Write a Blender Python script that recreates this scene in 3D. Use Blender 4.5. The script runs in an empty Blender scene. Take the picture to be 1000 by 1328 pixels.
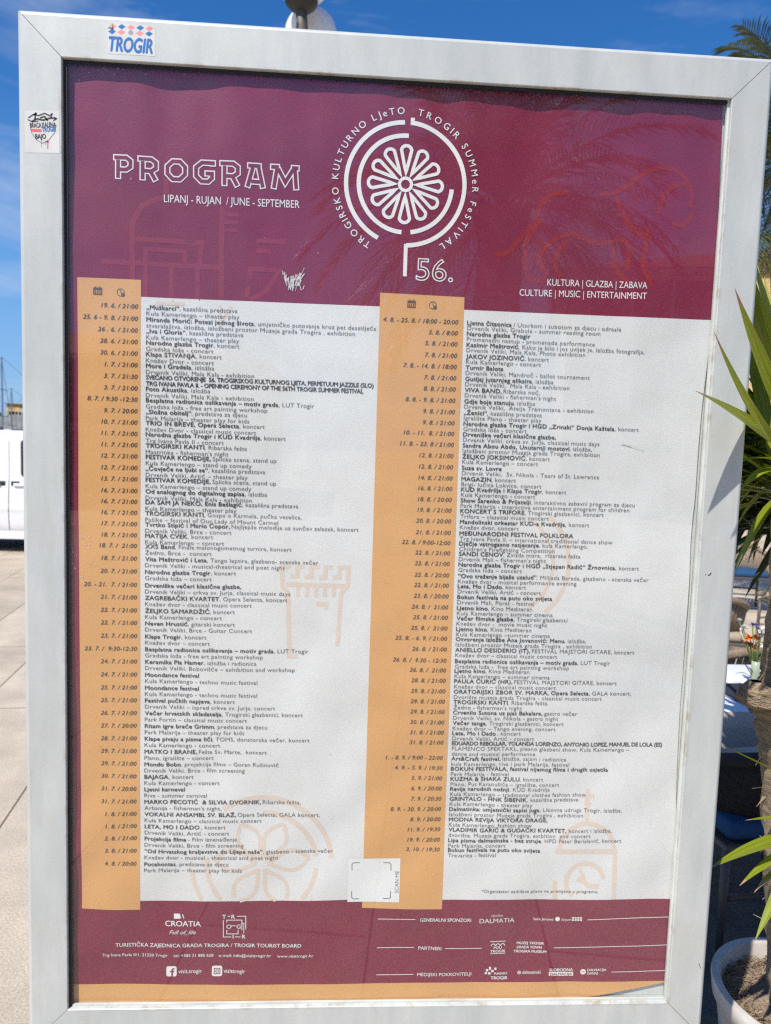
import bpy, bmesh, math, random, os
from mathutils import Vector, Matrix, noise
random.seed(7)
S = bpy.context.scene
COL = S.collection
R = math.radians

# ---------------------------------------------------------------- camera
F = 940.0                       # focal length in pixels of the 1000 x 1328 photograph
CAM = Vector((0.4945, -1.308, 1.720))
PITCH, ROLL, YAW = -0.0880, 0.03255, -0.0573
fw = Vector((-math.sin(YAW)*math.cos(PITCH), math.cos(YAW)*math.cos(PITCH), math.sin(PITCH)))
r0 = Vector((math.cos(YAW), math.sin(YAW), 0)); u0 = r0.cross(fw)
cr = math.cos(ROLL)*r0 + math.sin(ROLL)*u0
cu = -math.sin(ROLL)*r0 + math.cos(ROLL)*u0
cd = bpy.data.cameras.new("camera"); cam = bpy.data.objects.new("camera", cd); COL.objects.link(cam)
cd.sensor_fit = 'HORIZONTAL'; cd.sensor_width = 36; cd.lens = F/1000*36
cd.clip_start = 0.02; cd.clip_end = 3000
cd.dof.use_dof = True; cd.dof.focus_distance = 1.34; cd.dof.aperture_fstop = 9.0
M = Matrix((cr, cu, -fw)).transposed().to_4x4(); M.translation = CAM
cam.matrix_world = M
S.camera = cam

# ---------------------------------------------------------------- light
LD = Vector((0.80, 1.0, -1.72)).normalized()          # the way the sunlight travels
EL = math.asin(-LD.z); AZ = math.atan2(-LD.x, -LD.y)
W = bpy.data.worlds.new("World"); S.world = W; W.use_nodes = True
nt = W.node_tree; bg = nt.nodes['Background']
sky = nt.nodes.new('ShaderNodeTexSky'); sky.sky_type = 'NISHITA'; sky.sun_disc = False
sky.sun_elevation = EL; sky.sun_rotation = AZ; sky.air_density = 1.0; sky.dust_density = 0.25; sky.ozone_density = 4.0
hs = nt.nodes.new('ShaderNodeHueSaturation'); hs.inputs['Hue'].default_value = 0.507; hs.inputs['Saturation'].default_value = 1.32; hs.inputs['Value'].default_value = 1.20
nt.links.new(sky.outputs[0], hs.inputs['Color'])
tc = nt.nodes.new('ShaderNodeTexCoord'); mp = nt.nodes.new('ShaderNodeMapping'); mp.inputs['Scale'].default_value = (1.6, 1.6, 7.0)
mp.inputs['Rotation'].default_value = (0.12, 0.0, 0.5)
nz = nt.nodes.new('ShaderNodeTexNoise'); nz.inputs['Scale'].default_value = 1.9; nz.inputs['Detail'].default_value = 9; nz.inputs['Roughness'].default_value = 0.58; nz.inputs['Distortion'].default_value = 0.35
rp = nt.nodes.new('ShaderNodeMapRange'); rp.inputs['From Min'].default_value = 0.50; rp.inputs['From Max'].default_value = 0.80; rp.inputs['To Max'].default_value = 0.46
mx = nt.nodes.new('ShaderNodeMix'); mx.data_type = 'RGBA'
nt.links.new(tc.outputs['Generated'], mp.inputs[0]); nt.links.new(mp.outputs[0], nz.inputs['Vector'])
nt.links.new(nz.outputs['Fac'], rp.inputs['Value']); nt.links.new(rp.outputs[0], mx.inputs['Factor'])
sz = nt.nodes.new('ShaderNodeSeparateXYZ'); nt.links.new(tc.outputs['Generated'], sz.inputs[0])      # clear marine blue low over the horizon
rz = nt.nodes.new('ShaderNodeMapRange'); rz.inputs['From Min'].default_value = 0.0; rz.inputs['From Max'].default_value = 0.38; rz.inputs['To Min'].default_value = 0.85; rz.inputs['To Max'].default_value = 0.0; nt.links.new(sz.outputs[2], rz.inputs['Value'])
mh_ = nt.nodes.new('ShaderNodeMix'); mh_.data_type = 'RGBA'; nt.links.new(rz.outputs[0], mh_.inputs['Factor']); nt.links.new(hs.outputs[0], mh_.inputs[6]); mh_.inputs[7].default_value = (1.35, 3.1, 6.3, 1)
nt.links.new(mh_.outputs[2], mx.inputs[6]); mx.inputs[7].default_value = (6.0, 6.4, 7.0, 1)
nt.links.new(mx.outputs[2], bg.inputs['Color'])
bg.inputs['Strength'].default_value = 0.10
sd = bpy.data.lights.new("sun", 'SUN'); sd.energy = 4.6; sd.angle = R(0.5); sd.color = (1.0, 0.955, 0.88)
so = bpy.data.objects.new("sun", sd); COL.objects.link(so); so.rotation_euler = LD.to_track_quat('-Z', 'Y').to_euler(); so.location = (-4, -9, 18)
S.view_settings.view_transform = 'Standard'; S.view_settings.look = 'None'; S.view_settings.gamma = 1
S.view_settings.exposure = 0.33
S.cycles.use_denoising = False; S.cycles.filter_width = 1.35; S.cycles.max_bounces = 8; S.cycles.transparent_max_bounces = 12

# ---------------------------------------------------------------- helpers
def ray(px, py):
    return (fw + cr*((px-500)/F) + cu*((664-py)/F))
def at_y(px, py, y):                 # the point of the vertical plane y that the photo shows at a pixel
    d = ray(px, py); return CAM + d*((y-CAM.y)/d.y)
def at_z(px, py, z=0.0):
    d = ray(px, py); return CAM + d*((z-CAM.z)/d.z)

def lin(c):
    return tuple((x/255/12.92 if x/255 <= .04045 else ((x/255+.055)/1.055)**2.4) for x in c)
MATS = {}
def mat(name, col, rough=0.6, metal=0.0, var=0.0, scale=20.0, bump=0.0, bscale=60.0, spec=0.5, stretch=None, dark=None, detail=5):
    if name in MATS: return MATS[name]
    m = bpy.data.materials.new(name); m.use_nodes = True; n = m.node_tree; b = n.nodes['Principled BSDF']
    b.inputs['Roughness'].default_value = rough; b.inputs['Metallic'].default_value = metal; b.inputs['Specular IOR Level'].default_value = spec
    b.inputs['Base Color'].default_value = (*col, 1)
    t = n.nodes.new('ShaderNodeTexCoord'); mpn = n.nodes.new('ShaderNodeMapping'); n.links.new(t.outputs['Object'], mpn.inputs[0])
    if stretch: mpn.inputs['Scale'].default_value = stretch
    if var > 0:
        z = n.nodes.new('ShaderNodeTexNoise'); z.inputs['Scale'].default_value = scale; z.inputs['Detail'].default_value = detail; z.inputs['Roughness'].default_value = .62
        n.links.new(mpn.outputs[0], z.inputs['Vector'])
        rr = n.nodes.new('ShaderNodeMapRange'); rr.inputs['From Min'].default_value = .3; rr.inputs['From Max'].default_value = .7
        n.links.new(z.outputs['Fac'], rr.inputs['Value'])
        x = n.nodes.new('ShaderNodeMix'); x.data_type = 'RGBA'
        lo = dark if dark else tuple(c*(1-var) for c in col); hi = tuple(min(.95, c*(1+var)) for c in col)
        x.inputs[6].default_value = (*lo, 1); x.inputs[7].default_value = (*hi, 1)
        n.links.new(rr.outputs[0], x.inputs['Factor']); n.links.new(x.outputs[2], b.inputs['Base Color'])
    if bump > 0:
        z2 = n.nodes.new('ShaderNodeTexNoise'); z2.inputs['Scale'].default_value = bscale; z2.inputs['Detail'].default_value = 6
        n.links.new(mpn.outputs[0], z2.inputs['Vector'])
        bp = n.nodes.new('ShaderNodeBump'); bp.inputs['Strength'].default_value = bump; bp.inputs['Distance'].default_value = .02
        n.links.new(z2.outputs['Fac'], bp.inputs['Height']); n.links.new(bp.outputs[0], b.inputs['Normal'])
    MATS[name] = m
    return m

def obj(name, verts, faces, m, parent=None, smooth=False, loc=None):
    me = bpy.data.meshes.new(name); me.from_pydata([tuple(v) for v in verts], [], faces); me.update()
    ms = m if isinstance(m, (list, tuple)) else [m]
    for q in ms: me.materials.append(q)
    if smooth:
        for p in me.polygons: p.use_smooth = True
    o = bpy.data.objects.new(name, me); COL.objects.link(o)
    if loc is not None: o.location = loc
    if parent is not None: o.parent = parent
    return o
def thing(name, label, cat, loc=(0, 0, 0), rz=0.0, group=None):
    o = bpy.data.objects.new(name, None); COL.objects.link(o); o.location = loc; o.rotation_euler = (0, 0, rz)
    o.empty_display_size = .1
    return tag(o, label, cat, group)
def tag(o, label=None, cat=None, group=None, kind=None):
    if label: o['label'] = label
    if cat: o['category'] = cat
    if group: o['group'] = group
    if kind: o['kind'] = kind
    return o
def copy_tree(o, parent=None):
    c = o.copy(); COL.objects.link(c)
    if parent is not None: c.parent = parent
    for ch in list(o.children): copy_tree(ch, c)
    return c

class MB:
    def __init__(s): s.v = []; s.f = []
    def add(s, v, f):
        k = len(s.v); s.v += [Vector(x) for x in v]; s.f += [tuple(i+k for i in q) for q in f]; return s
    def box(s, a, b):
        (x0, y0, z0), (x1, y1, z1) = a, b
        return s.add([(x0,y0,z0),(x1,y0,z0),(x1,y1,z0),(x0,y1,z0),(x0,y0,z1),(x1,y0,z1),(x1,y1,z1),(x0,y1,z1)],
              [(0,3,2,1),(4,5,6,7),(0,1,5,4),(1,2,6,5),(2,3,7,6),(3,0,4,7)])
    def rbox(s, a, b, r=.01, seg=2):                     # a box with bevelled edges
        bm = bmesh.new(); bmesh.ops.create_cube(bm, size=1)
        for v in bm.verts: v.co = Vector([(a[i]+b[i])/2 + v.co[i]*(b[i]-a[i]) for i in range(3)])
        bmesh.ops.bevel(bm, geom=bm.edges[:], offset=r, segments=seg, affect='EDGES', profile=.5)
        bm.verts.index_update(); s.add([v.co.copy() for v in bm.verts], [tuple(v.index for v in f.verts) for f in bm.faces]); bm.free(); return s
    def tube(s, pts, rad, n=8, cap=True):
        pts = [Vector(p) for p in pts]; rad = rad if isinstance(rad, (list, tuple)) else [rad]*len(pts)
        k = len(s.v); up = None
        for i, p in enumerate(pts):
            d = (pts[min(i+1, len(pts)-1)] - pts[max(i-1, 0)]).normalized()
            if up is None: up = Vector((0,0,1)) if abs(d.z) < .9 else Vector((1,0,0))
            a = d.cross(up).normalized(); b2 = a.cross(d).normalized(); up = b2
            for j in range(n):
                t = 2*math.pi*j/n; s.v.append(p + (a*math.cos(t) + b2*math.sin(t))*rad[i])
        for i in range(len(pts)-1):
            for j in range(n):
                s.f.append((k+i*n+j, k+i*n+(j+1)%n, k+(i+1)*n+(j+1)%n, k+(i+1)*n+j))
        if cap:
            s.f.append(tuple(k+j for j in range(n))[::-1]); s.f.append(tuple(k+(len(pts)-1)*n+j for j in range(n)))
        return s
    def lathe(s, prof, c=(0,0,0), n=32):
        k = len(s.v)
        for r, z in prof:
            for j in range(n):
                t = 2*math.pi*j/n; s.v.append(Vector((c[0]+r*math.cos(t), c[1]+r*math.sin(t), c[2]+z)))
        for i in range(len(prof)-1):
            for j in range(n): s.f.append((k+i*n+j, k+i*n+(j+1)%n, k+(i+1)*n+(j+1)%n, k+(i+1)*n+j))
        return s
    def sphere(s, c, r, n=24, m=14, sq=1.0):
        prof = [(max(1e-4, r*math.sin(math.pi*i/m)), -r*sq*math.cos(math.pi*i/m)) for i in range(m+1)]
        return s.lathe(prof, c, n)
    def build(s, name, m, parent=None, smooth=False): return obj(name, s.v, s.f, m, parent, smooth)

# ---------------------------------------------------------------- ground
def ground_material():
    m = bpy.data.materials.new("limestone_paving"); m.use_nodes = True; n = m.node_tree; b = n.nodes['Principled BSDF']
    b.inputs['Roughness'].default_value = .75
    t = n.nodes.new('ShaderNodeTexCoord'); mpn = n.nodes.new('ShaderNodeMapping'); mpn.inputs['Rotation'].default_value = (0, 0, R(90-7)); mpn.inputs['Location'].default_value = (0.3, 0.13, 0)
    n.links.new(t.outputs['Object'], mpn.inputs[0])
    br = n.nodes.new('ShaderNodeTexBrick'); br.inputs['Scale'].default_value = 1.0; br.inputs['Brick Width'].default_value = 2.3; br.inputs['Row Height'].default_value = .62
    br.inputs['Mortar Size'].default_value = .0055; br.inputs['Mortar Smooth'].default_value = .3; br.offset = .37; br.squash = 1.0
    br.inputs['Color1'].default_value = (.44, .36, .265, 1); br.inputs['Color2'].default_value = (.555, .465, .355, 1); br.inputs['Mortar'].default_value = (.16, .12, .085, 1)
    n.links.new(mpn.outputs[0], br.inputs['Vector'])
    z = n.nodes.new('ShaderNodeTexNoise'); z.inputs['Scale'].default_value = 2.2; z.inputs['Detail'].default_value = 10; z.inputs['Roughness'].default_value = .68; n.links.new(t.outputs['Object'], z.inputs['Vector'])
    z2 = n.nodes.new('ShaderNodeTexNoise'); z2.inputs['Scale'].default_value = 130; z2.inputs['Detail'].default_value = 5; n.links.new(t.outputs['Object'], z2.inputs['Vector'])
    r1 = n.nodes.new('ShaderNodeMapRange'); r1.inputs['From Min'].default_value = .3; r1.inputs['From Max'].default_value = .7; r1.inputs['To Min'].default_value = .74; r1.inputs['To Max'].default_value = 1.16; n.links.new(z.outputs['Fac'], r1.inputs['Value'])
    r2 = n.nodes.new('ShaderNodeMapRange'); r2.inputs['From Min'].default_value = .3; r2.inputs['From Max'].default_value = .7; r2.inputs['To Min'].default_value = .72; r2.inputs['To Max'].default_value = 1.18; n.links.new(z2.outputs['Fac'], r2.inputs['Value'])
    mm = n.nodes.new('ShaderNodeMath'); mm.operation = 'MULTIPLY'; n.links.new(r1.outputs[0], mm.inputs[0]); n.links.new(r2.outputs[0], mm.inputs[1])
    v = n.nodes.new('ShaderNodeVectorMath'); v.operation = 'SCALE'; n.links.new(br.outputs['Color'], v.inputs[0]); n.links.new(mm.outputs[0], v.inputs['Scale']); n.links.new(v.outputs[0], b.inputs['Base Color'])
    bp = n.nodes.new('ShaderNodeBump'); bp.inputs['Strength'].default_value = .5; bp.inputs['Distance'].default_value = .004
    ms = n.nodes.new('ShaderNodeMath'); ms.operation = 'SUBTRACT'; n.links.new(z2.outputs['Fac'], ms.inputs[0]); n.links.new(br.outputs['Fac'], ms.inputs[1]); n.links.new(ms.outputs[0], bp.inputs['Height']); n.links.new(bp.outputs[0], b.inputs['Normal'])
    return m
g = obj('ground', [(-900,-300,0),(900,-300,0),(900,1500,0),(-900,1500,0)], [(0,1,2,3)], ground_material()); tag(g, kind='structure')
ms = mat('sea_water', (.03, .10, .14), .12, var=.3, scale=.6, bump=.5, bscale=1.2)
w = obj('sea', [(-600,16,.004),(-3,16,.004),(-3,900,.004),(-600,900,.004)], [(0,1,2,3)], ms); tag(w, kind='structure')
dk = mat('shade_paving', (.080, .066, .054), .8, var=.35, scale=5, bump=.4, bscale=60)  # deep shade behind the case, painted as dark slabs over the limestone
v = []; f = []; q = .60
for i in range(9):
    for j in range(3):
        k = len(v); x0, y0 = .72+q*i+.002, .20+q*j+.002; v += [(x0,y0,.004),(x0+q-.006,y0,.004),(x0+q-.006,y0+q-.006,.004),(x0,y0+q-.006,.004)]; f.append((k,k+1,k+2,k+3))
tag(obj('shade_slabs', v, f, dk), kind='structure')
hm = mat('hill_scrub', (.13, .16, .12), .9, var=.35, scale=.05)
def hill(x0, x1, y, h, seed):
    v = []; f = []; n = 60
    for i in range(n+1):
        x = x0+(x1-x0)*i/n; e = math.sin(math.pi*i/n)**.6
        hh = h*e*(.7+.5*noise.noise(Vector((x*.012+seed, seed, 0))))
        v += [(x, y-120*e-1, 0), (x, y-40*e, hh*.7), (x, y, hh), (x, y+90, 0)]
    for i in range(n):
        for j in range(3): f.append((4*i+j, 4*i+4+j, 4*i+5+j, 4*i+1+j))
    return tag(obj('hill', v, f, hm, smooth=True), kind='structure')
hill(120, 900, 700, 62, 3.1)
hill(-850, -60, 800, 16, 9.4)

# ---------------------------------------------------------------- display case
ZB = 0.646; W0 = 1.16; H0 = 1.71; ZT = ZB+H0          # sight opening of the case: x 0..W0, z ZB..ZT, front face at y = 0
YP = 0.018                                              # depth of the poster behind the front face
def frame_material():
    m = bpy.data.materials.new("painted_aluminium"); m.use_nodes = True; n = m.node_tree; b = n.nodes['Principled BSDF']
    b.inputs['Roughness'].default_value = .45; b.inputs['Metallic'].default_value = .12
    t = n.nodes.new('ShaderNodeTexCoord')
    mpn = n.nodes.new('ShaderNodeMapping'); mpn.inputs['Scale'].default_value = (14, 14, 3.0); n.links.new(t.outputs['Object'], mpn.inputs[0])
    z = n.nodes.new('ShaderNodeTexNoise'); z.inputs['Scale'].default_value = 1.3; z.inputs['Detail'].default_value = 8; z.inputs['Roughness'].default_value = .6; n.links.new(mpn.outputs[0], z.inputs['Vector'])
    z2 = n.nodes.new('ShaderNodeTexNoise'); z2.inputs['Scale'].default_value = 7; z2.inputs['Detail'].default_value = 9; z2.inputs['Roughness'].default_value = .7; n.links.new(t.outputs['Object'], z2.inputs['Vector'])
    r1 = n.nodes.new('ShaderNodeMapRange'); r1.inputs['From Min'].default_value = .35; r1.inputs['From Max'].default_value = .75; n.links.new(z.outputs['Fac'], r1.inputs['Value'])
    x = n.nodes.new('ShaderNodeMix'); x.data_type = 'RGBA'; x.inputs[6].default_value = (.555, .570, .540, 1); x.inputs[7].default_value = (.43, .455, .438, 1); n.links.new(r1.outputs[0], x.inputs['Factor'])
    r2 = n.nodes.new('ShaderNodeMapRange'); r2.inputs['From Min'].default_value = .50; r2.inputs['From Max'].default_value = .74; r2.inputs['To Max'].default_value = .55; n.links.new(z2.outputs['Fac'], r2.inputs['Value'])
    x2 = n.nodes.new('ShaderNodeMix'); x2.data_type = 'RGBA'; x2.inputs[7].default_value = (.47, .455, .385, 1); n.links.new(x.outputs[2], x2.inputs[6]); n.links.new(r2.outputs[0], x2.inputs['Factor'])
    # grime caught along the edge of the opening: distance from the opening, broken up by noise
    sx = n.nodes.new('ShaderNodeSeparateXYZ'); n.links.new(t.outputs['Object'], sx.inputs[0])
    def mth(op, a, c):
        q = n.nodes.new('ShaderNodeMath'); q.operation = op
        for i, k in enumerate((a, c)):
            if isinstance(k, (int, float)): q.inputs[i].default_value = k
            else: n.links.new(k, q.inputs[i])
        return q.outputs[0]
    dd = mth('MAXIMUM', mth('MAXIMUM', mth('MULTIPLY', sx.outputs[0], -1.0), mth('SUBTRACT', sx.outputs[0], 1.16)), mth('MAXIMUM', mth('SUBTRACT', .646, sx.outputs[2]), mth('SUBTRACT', sx.outputs[2], 2.356)))
    z3 = n.nodes.new('ShaderNodeTexNoise'); z3.inputs['Scale'].default_value = 16; z3.inputs['Detail'].default_value = 9; z3.inputs['Roughness'].default_value = .72; n.links.new(t.outputs['Object'], z3.inputs['Vector'])
    near = n.nodes.new('ShaderNodeMapRange'); near.inputs['From Min'].default_value = .007; near.inputs['From Max'].default_value = .0; n.links.new(dd, near.inputs['Value'])
    spot = n.nodes.new('ShaderNodeMapRange'); spot.inputs['From Min'].default_value = .50; spot.inputs['From Max'].default_value = .72; n.links.new(z3.outputs['Fac'], spot.inputs['Value'])
    x3 = n.nodes.new('ShaderNodeMix'); x3.data_type = 'RGBA'; x3.inputs[7].default_value = (.26, .19, .10, 1); n.links.new(x2.outputs[2], x3.inputs[6]); n.links.new(mth('MULTIPLY', near.outputs[0], spot.outputs[0]), x3.inputs['Factor'])
    n.links.new(x3.outputs[2], b.inputs['Base Color'])
    r3 = n.nodes.new('ShaderNodeMapRange'); r3.inputs['To Min'].default_value = .36; r3.inputs['To Max'].default_value = .52; n.links.new(z2.outputs['Fac'], r3.inputs['Value']); n.links.new(r3.outputs[0], b.inputs['Roughness'])
    bp = n.nodes.new('ShaderNodeBump'); bp.inputs['Strength'].default_value = .06; bp.inputs['Distance'].default_value = .01; n.links.new(z2.outputs['Fac'], bp.inputs['Height']); n.links.new(bp.outputs[0], b.inputs['Normal'])
    return m
FM = frame_material()
case = thing('display_case', 'tall pale aluminium poster case with mitred frame standing on the paving', 'display case', (0, 0, 0))
BW = 0.074; DP = 0.115                                  # bar width, case depth
# bar profile: (distance outwards from the opening, y); closed loop, slightly crowned face and a rolled outer edge
PROF = [(0, .030), (0, .0018), (0, .0012), (.0012, 0), (.0020, 0), (BW-.0095, 0), (BW-.0085, 0), (BW-.0055, .0012), (BW-.0025, .0038), (BW-.0008, .0072), (BW, .012), (BW, .014), (BW, DP-.008), (BW-.008, DP), (.004, DP), (.004, .034)]
def bar(corner_a, corner_b, out, dir_a, dir_b, name='frame_bar'):
    v = []; n = len(PROF); gap = .0006
    ax = (Vector(corner_b)-Vector(corner_a)).normalized()
    for c, d, s in ((corner_a, dir_a, gap), (corner_b, dir_b, -gap)):
        for o, y in PROF:
            p = Vector(c) + ax*s + Vector(out)*o + Vector(d)*o; p.y = y; v.append(p)
    f = [(i, (i+1) % n, n+(i+1) % n, n+i) for i in range(n)] + [tuple(range(n))[::-1], tuple(range(n, 2*n))]
    o = obj(name, v, f, FM, case, smooth=True)
    bm = bmesh.new(); bm.from_mesh(o.data); bmesh.ops.recalc_face_normals(bm, faces=bm.faces); bm.to_mesh(o.data); bm.free()
    o.data.set_sharp_from_angle(angle=R(28))
    return o
TL, TR, BL, BR = (0,0,ZT), (W0,0,ZT), (0,0,ZB), (W0,0,ZB)
bar(TL, TR, (0,0,1), (-1,0,0), (1,0,0))
bar(BL, BR, (0,0,-1), (-1,0,0), (1,0,0))
bar(TL, BL, (-1,0,0), (0,0,1), (0,0,-1))
bar(TR, BR, (1,0,0), (0,0,1), (0,0,-1))
bk = mat('backing_sheet', (.66, .68, .66), .5, var=.12, scale=6)
MB().box((.0005, .0222, ZB+.0005), (W0-.0005, .0262, ZT-.0005)).build('backing_panel', bk, case)
gk = mat('black_rubber', (.014, .012, .012), .6)
b = MB(); t = .006
b.box((-.001, .0075, ZB), (t, .0125, ZT)); b.box((t, .0075, ZT-t), (W0-.004, .0125, ZT+.001)); b.build('gasket', gk, case)
b = MB(); b.box((t, .0078, ZB-.001), (W0-.004, .0125, ZB+.0035)); b.box((W0-.004, .0078, ZB-.001), (W0+.001, .0125, ZT+.001)); b.build('edge_trim', mat('pale_trim', (.55,.56,.52), .45, var=.2, scale=9), case)
def glass_material():
    m = bpy.data.materials.new("clear_pane"); m.use_nodes = True; n = m.node_tree; n.nodes.remove(n.nodes['Principled BSDF'])
    out = n.nodes['Material Output']; tr = n.nodes.new('ShaderNodeBsdfTransparent'); tr.inputs[0].default_value = (.985, .99, .985, 1)
    gl = n.nodes.new('ShaderNodeBsdfGlossy'); gl.inputs['Roughness'].default_value = .004; fr = n.nodes.new('ShaderNodeFresnel'); fr.inputs['IOR'].default_value = 1.5
    tcn = n.nodes.new('ShaderNodeTexCoord'); zz = n.nodes.new('ShaderNodeTexNoise'); zz.inputs['Scale'].default_value = 3.0; zz.inputs['Detail'].default_value = 1
    n.links.new(tcn.outputs['Object'], zz.inputs['Vector']); bp = n.nodes.new('ShaderNodeBump'); bp.inputs['Strength'].default_value = .03; bp.inputs['Distance'].default_value = .01
    n.links.new(zz.outputs['Fac'], bp.inputs['Height']); n.links.new(bp.outputs[0], gl.inputs['Normal'])
    ge = n.nodes.new('ShaderNodeNewGeometry'); io = n.nodes.new('ShaderNodeMapRange'); io.inputs['To Min'].default_value = 1.5; io.inputs['To Max'].default_value = 1/1.5
    n.links.new(ge.outputs['Backfacing'], io.inputs['Value']); n.links.new(io.outputs[0], fr.inputs['IOR'])      # both faces of the thin pane reflect alike
    mxs = n.nodes.new('ShaderNodeMixShader'); n.links.new(fr.outputs[0], mxs.inputs[0]); n.links.new(tr.outputs[0], mxs.inputs[1]); n.links.new(gl.outputs[0], mxs.inputs[2]); df = n.nodes.new('ShaderNodeBsdfDiffuse'); df.inputs['Color'].default_value = (.75, .74, .72, 1)
    z4 = n.nodes.new('ShaderNodeTexNoise'); z4.inputs['Scale'].default_value = 4.5; z4.inputs['Detail'].default_value = 9; z4.inputs['Roughness'].default_value = .66; z4.inputs['Distortion'].default_value = .6; n.links.new(tcn.outputs['Object'], z4.inputs['Vector'])
    r4 = n.nodes.new('ShaderNodeMapRange'); r4.inputs['From Min'].default_value = .3; r4.inputs['From Max'].default_value = .75; r4.inputs['To Min'].default_value = .003; r4.inputs['To Max'].default_value = .018; n.links.new(z4.outputs['Fac'], r4.inputs['Value'])
    md = n.nodes.new('ShaderNodeMixShader'); n.links.new(r4.outputs[0], md.inputs[0]); n.links.new(mxs.outputs[0], md.inputs[1]); n.links.new(df.outputs[0], md.inputs[2])
    n.links.new(md.outputs[0], out.inputs['Surface'])
    return m
GM = glass_material()
MB().box((.0005, .0082, ZB+.0005), (W0-.0005, .0118, ZT-.0005)).build('glass_pane', GM, case)
for lx in (.16, W0-.16):
    MB().rbox((lx-.04, .03, .012), (lx+.04, .09, ZB-BW+.01), .006).build('leg', FM, case)
MB().rbox((.02, -.14, .0), (W0-.02, .26, .014), .004).build('base_plate', FM, case)

# ---------------------------------------------------------------- poster: everything printed lies on one gently buckled sheet
def wave(u, v):
    h = v-ZB; e = math.exp(-((H0-h)/.30)**2)
    y = .0016*math.sin(u*33+.6+.8*math.sin(u*7)) * e + .0008*math.sin(u*78+1.1)*e
    y += .0014*math.sin(u*9+h*3.3+1.0) + .0008*math.sin(u*5-h*11+2) + .0006*math.sin(u*21+h*17)
    y += .0020*noise.noise(Vector((u*7.5, h*7.5, 1.7))) + .0010*noise.noise(Vector((u*19, h*15, 5.1)))
    lo = math.exp(-((h-.33)/.30)**2)
    y += .0012*math.sin(u*34-h*27+1.2*math.sin(h*9))*lo - .0012
    return .0042*math.tanh(y/.0042)-.0006
def SP(u, v, k):                       # sheet point: layer k lies k * 0.25 mm in front of the paper
    return Vector((u, YP+wave(u, v)-k*.00025, v))
def UV(px, py):
    p = at_y(px, py, YP); return (p.x, p.z)

def patch(name, left, right, m, k, parent, nu=40, nv=60):   # left / right: polylines of (u, v) from top to bottom
    def samp(pl, t):
        t *= len(pl)-1; i = min(int(t), len(pl)-2); a = pl[i]; c = pl[i+1]; q = t-i
        return (a[0]+(c[0]-a[0])*q, a[1]+(c[1]-a[1])*q)
    v = []; f = []
    for j in range(nv+1):
        a = samp(left, j/nv); c = samp(right, j/nv)
        for i in range(nu+1):
            s = i/nu; v.append(SP(a[0]+(c[0]-a[0])*s, a[1]+(c[1]-a[1])*s, k))
    for j in range(nv):
        for i in range(nu):
            q = j*(nu+1)+i; f.append((q+nu+1, q+nu+2, q+1, q))
    return obj(name, v, f, m, parent, smooth=True)
def paper(name, col, var=.06, rough=.42, dark=None): return mat(name, col, rough, var=var, dark=dark, scale=5.5, bump=.05, bscale=300, spec=.35, detail=9)
MAROON = paper('maroon_print', lin((128, 26, 60)), .10); WHITE = paper('white_print', (.755, .755, .742), .03, .5, (.69, .68, .65)); OCHRE = paper('ochre_print', lin((220, 166, 106)), .05)
INK = mat('dark_ink', (.060, .060, .066), .6); GREY = mat('grey_ink', (.150, .150, .155), .6); LETTER = mat('white_ink', (.84, .83, .80), .5)
BEIGE = paper('beige_print', lin((222, 205, 190)), .05); PLUM = paper('plum_print', lin((144, 42, 66)), .06); RUST = paper('rust_print', lin((144, 30, 40)), .06)
DATEINK = mat('brown_ink', (.085, .066, .055), .6)
edge_px = [(938,118),(936.5,160),(929.5,300),(922,415),(920,445),(915.5,481),(911,521),(906,571),(904,600),(901,645),(896,690),(893,758),(888,826),(886,871),(881,932),(878.6,984),(876,1053),(872.5,1110),(869.6,1164),(867,1211),(864,1273)]
edge = [UV(*p) for p in edge_px]
edge[0] = (edge[0][0], ZT+.012)
def edge_u(v):
    for a, c in zip(edge, edge[1:]):
        if a[1] >= v >= c[1]: return a[0]+(c[0]-a[0])*(a[1]-v)/(a[1]-c[1])
    return edge[-1][0]
vb = UV(470, 1275)[1]
vs = [ZT+.012-(ZT+.012-vb)*i/40 for i in range(41)]
poster = patch('festival_poster', [(.001, v) for v in vs], [(edge_u(v), v) for v in vs], MAROON, 0, None, 150, 220)
tag(poster, 'maroon and white festival programme poster behind the glass of the pale case', 'poster')
# white programme area (left and right halves), ochre strips
def half(name, tl, tr, bl, br, m, k, nu=60, nv=120, right_edge=False):
    a, b2, c, d = UV(*tl), UV(*tr), UV(*bl), UV(*br)
    L = [(a[0]+(c[0]-a[0])*i/30, a[1]+(c[1]-a[1])*i/30) for i in range(31)]
    Rr = [(b2[0]+(d[0]-b2[0])*i/30, b2[1]+(d[1]-b2[1])*i/30) for i in range(31)]
    if right_edge: Rr = [(edge_u(q[1]), q[1]) for q in Rr]
    return patch(name, L, Rr, m, k, poster, nu, nv)
half('white_panel', (183,385), (924,415.5), (182,1168), (868,1165), WHITE, 1, 130, 160, True)
half('date_strip', (101,360), (183,363), (106.5,1178), (182,1179.5), OCHRE, 2, 20)
half('date_strip', (493,380), (602,386), (469.5,1177.5), (573,1178.5), OCHRE, 2, 20)
tp = [UV(84,1276.5), UV(300,1276), UV(470,1274.5), UV(864,1271)]; bt = [UV(84,1313), UV(470,1305), UV(724,1300), UV(864,1272.5)]
L = []; Rr = []
v = []; f = []; n = 90
def interp_u(pl, u):
    for a, c in zip(pl, pl[1:]):
        if a[0] <= u <= c[0]: return a[1]+(c[1]-a[1])*(u-a[0])/(c[0]-a[0])
    return pl[0][1] if u < pl[0][0] else pl[-1][1]
u1 = tp[-1][0]
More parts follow.
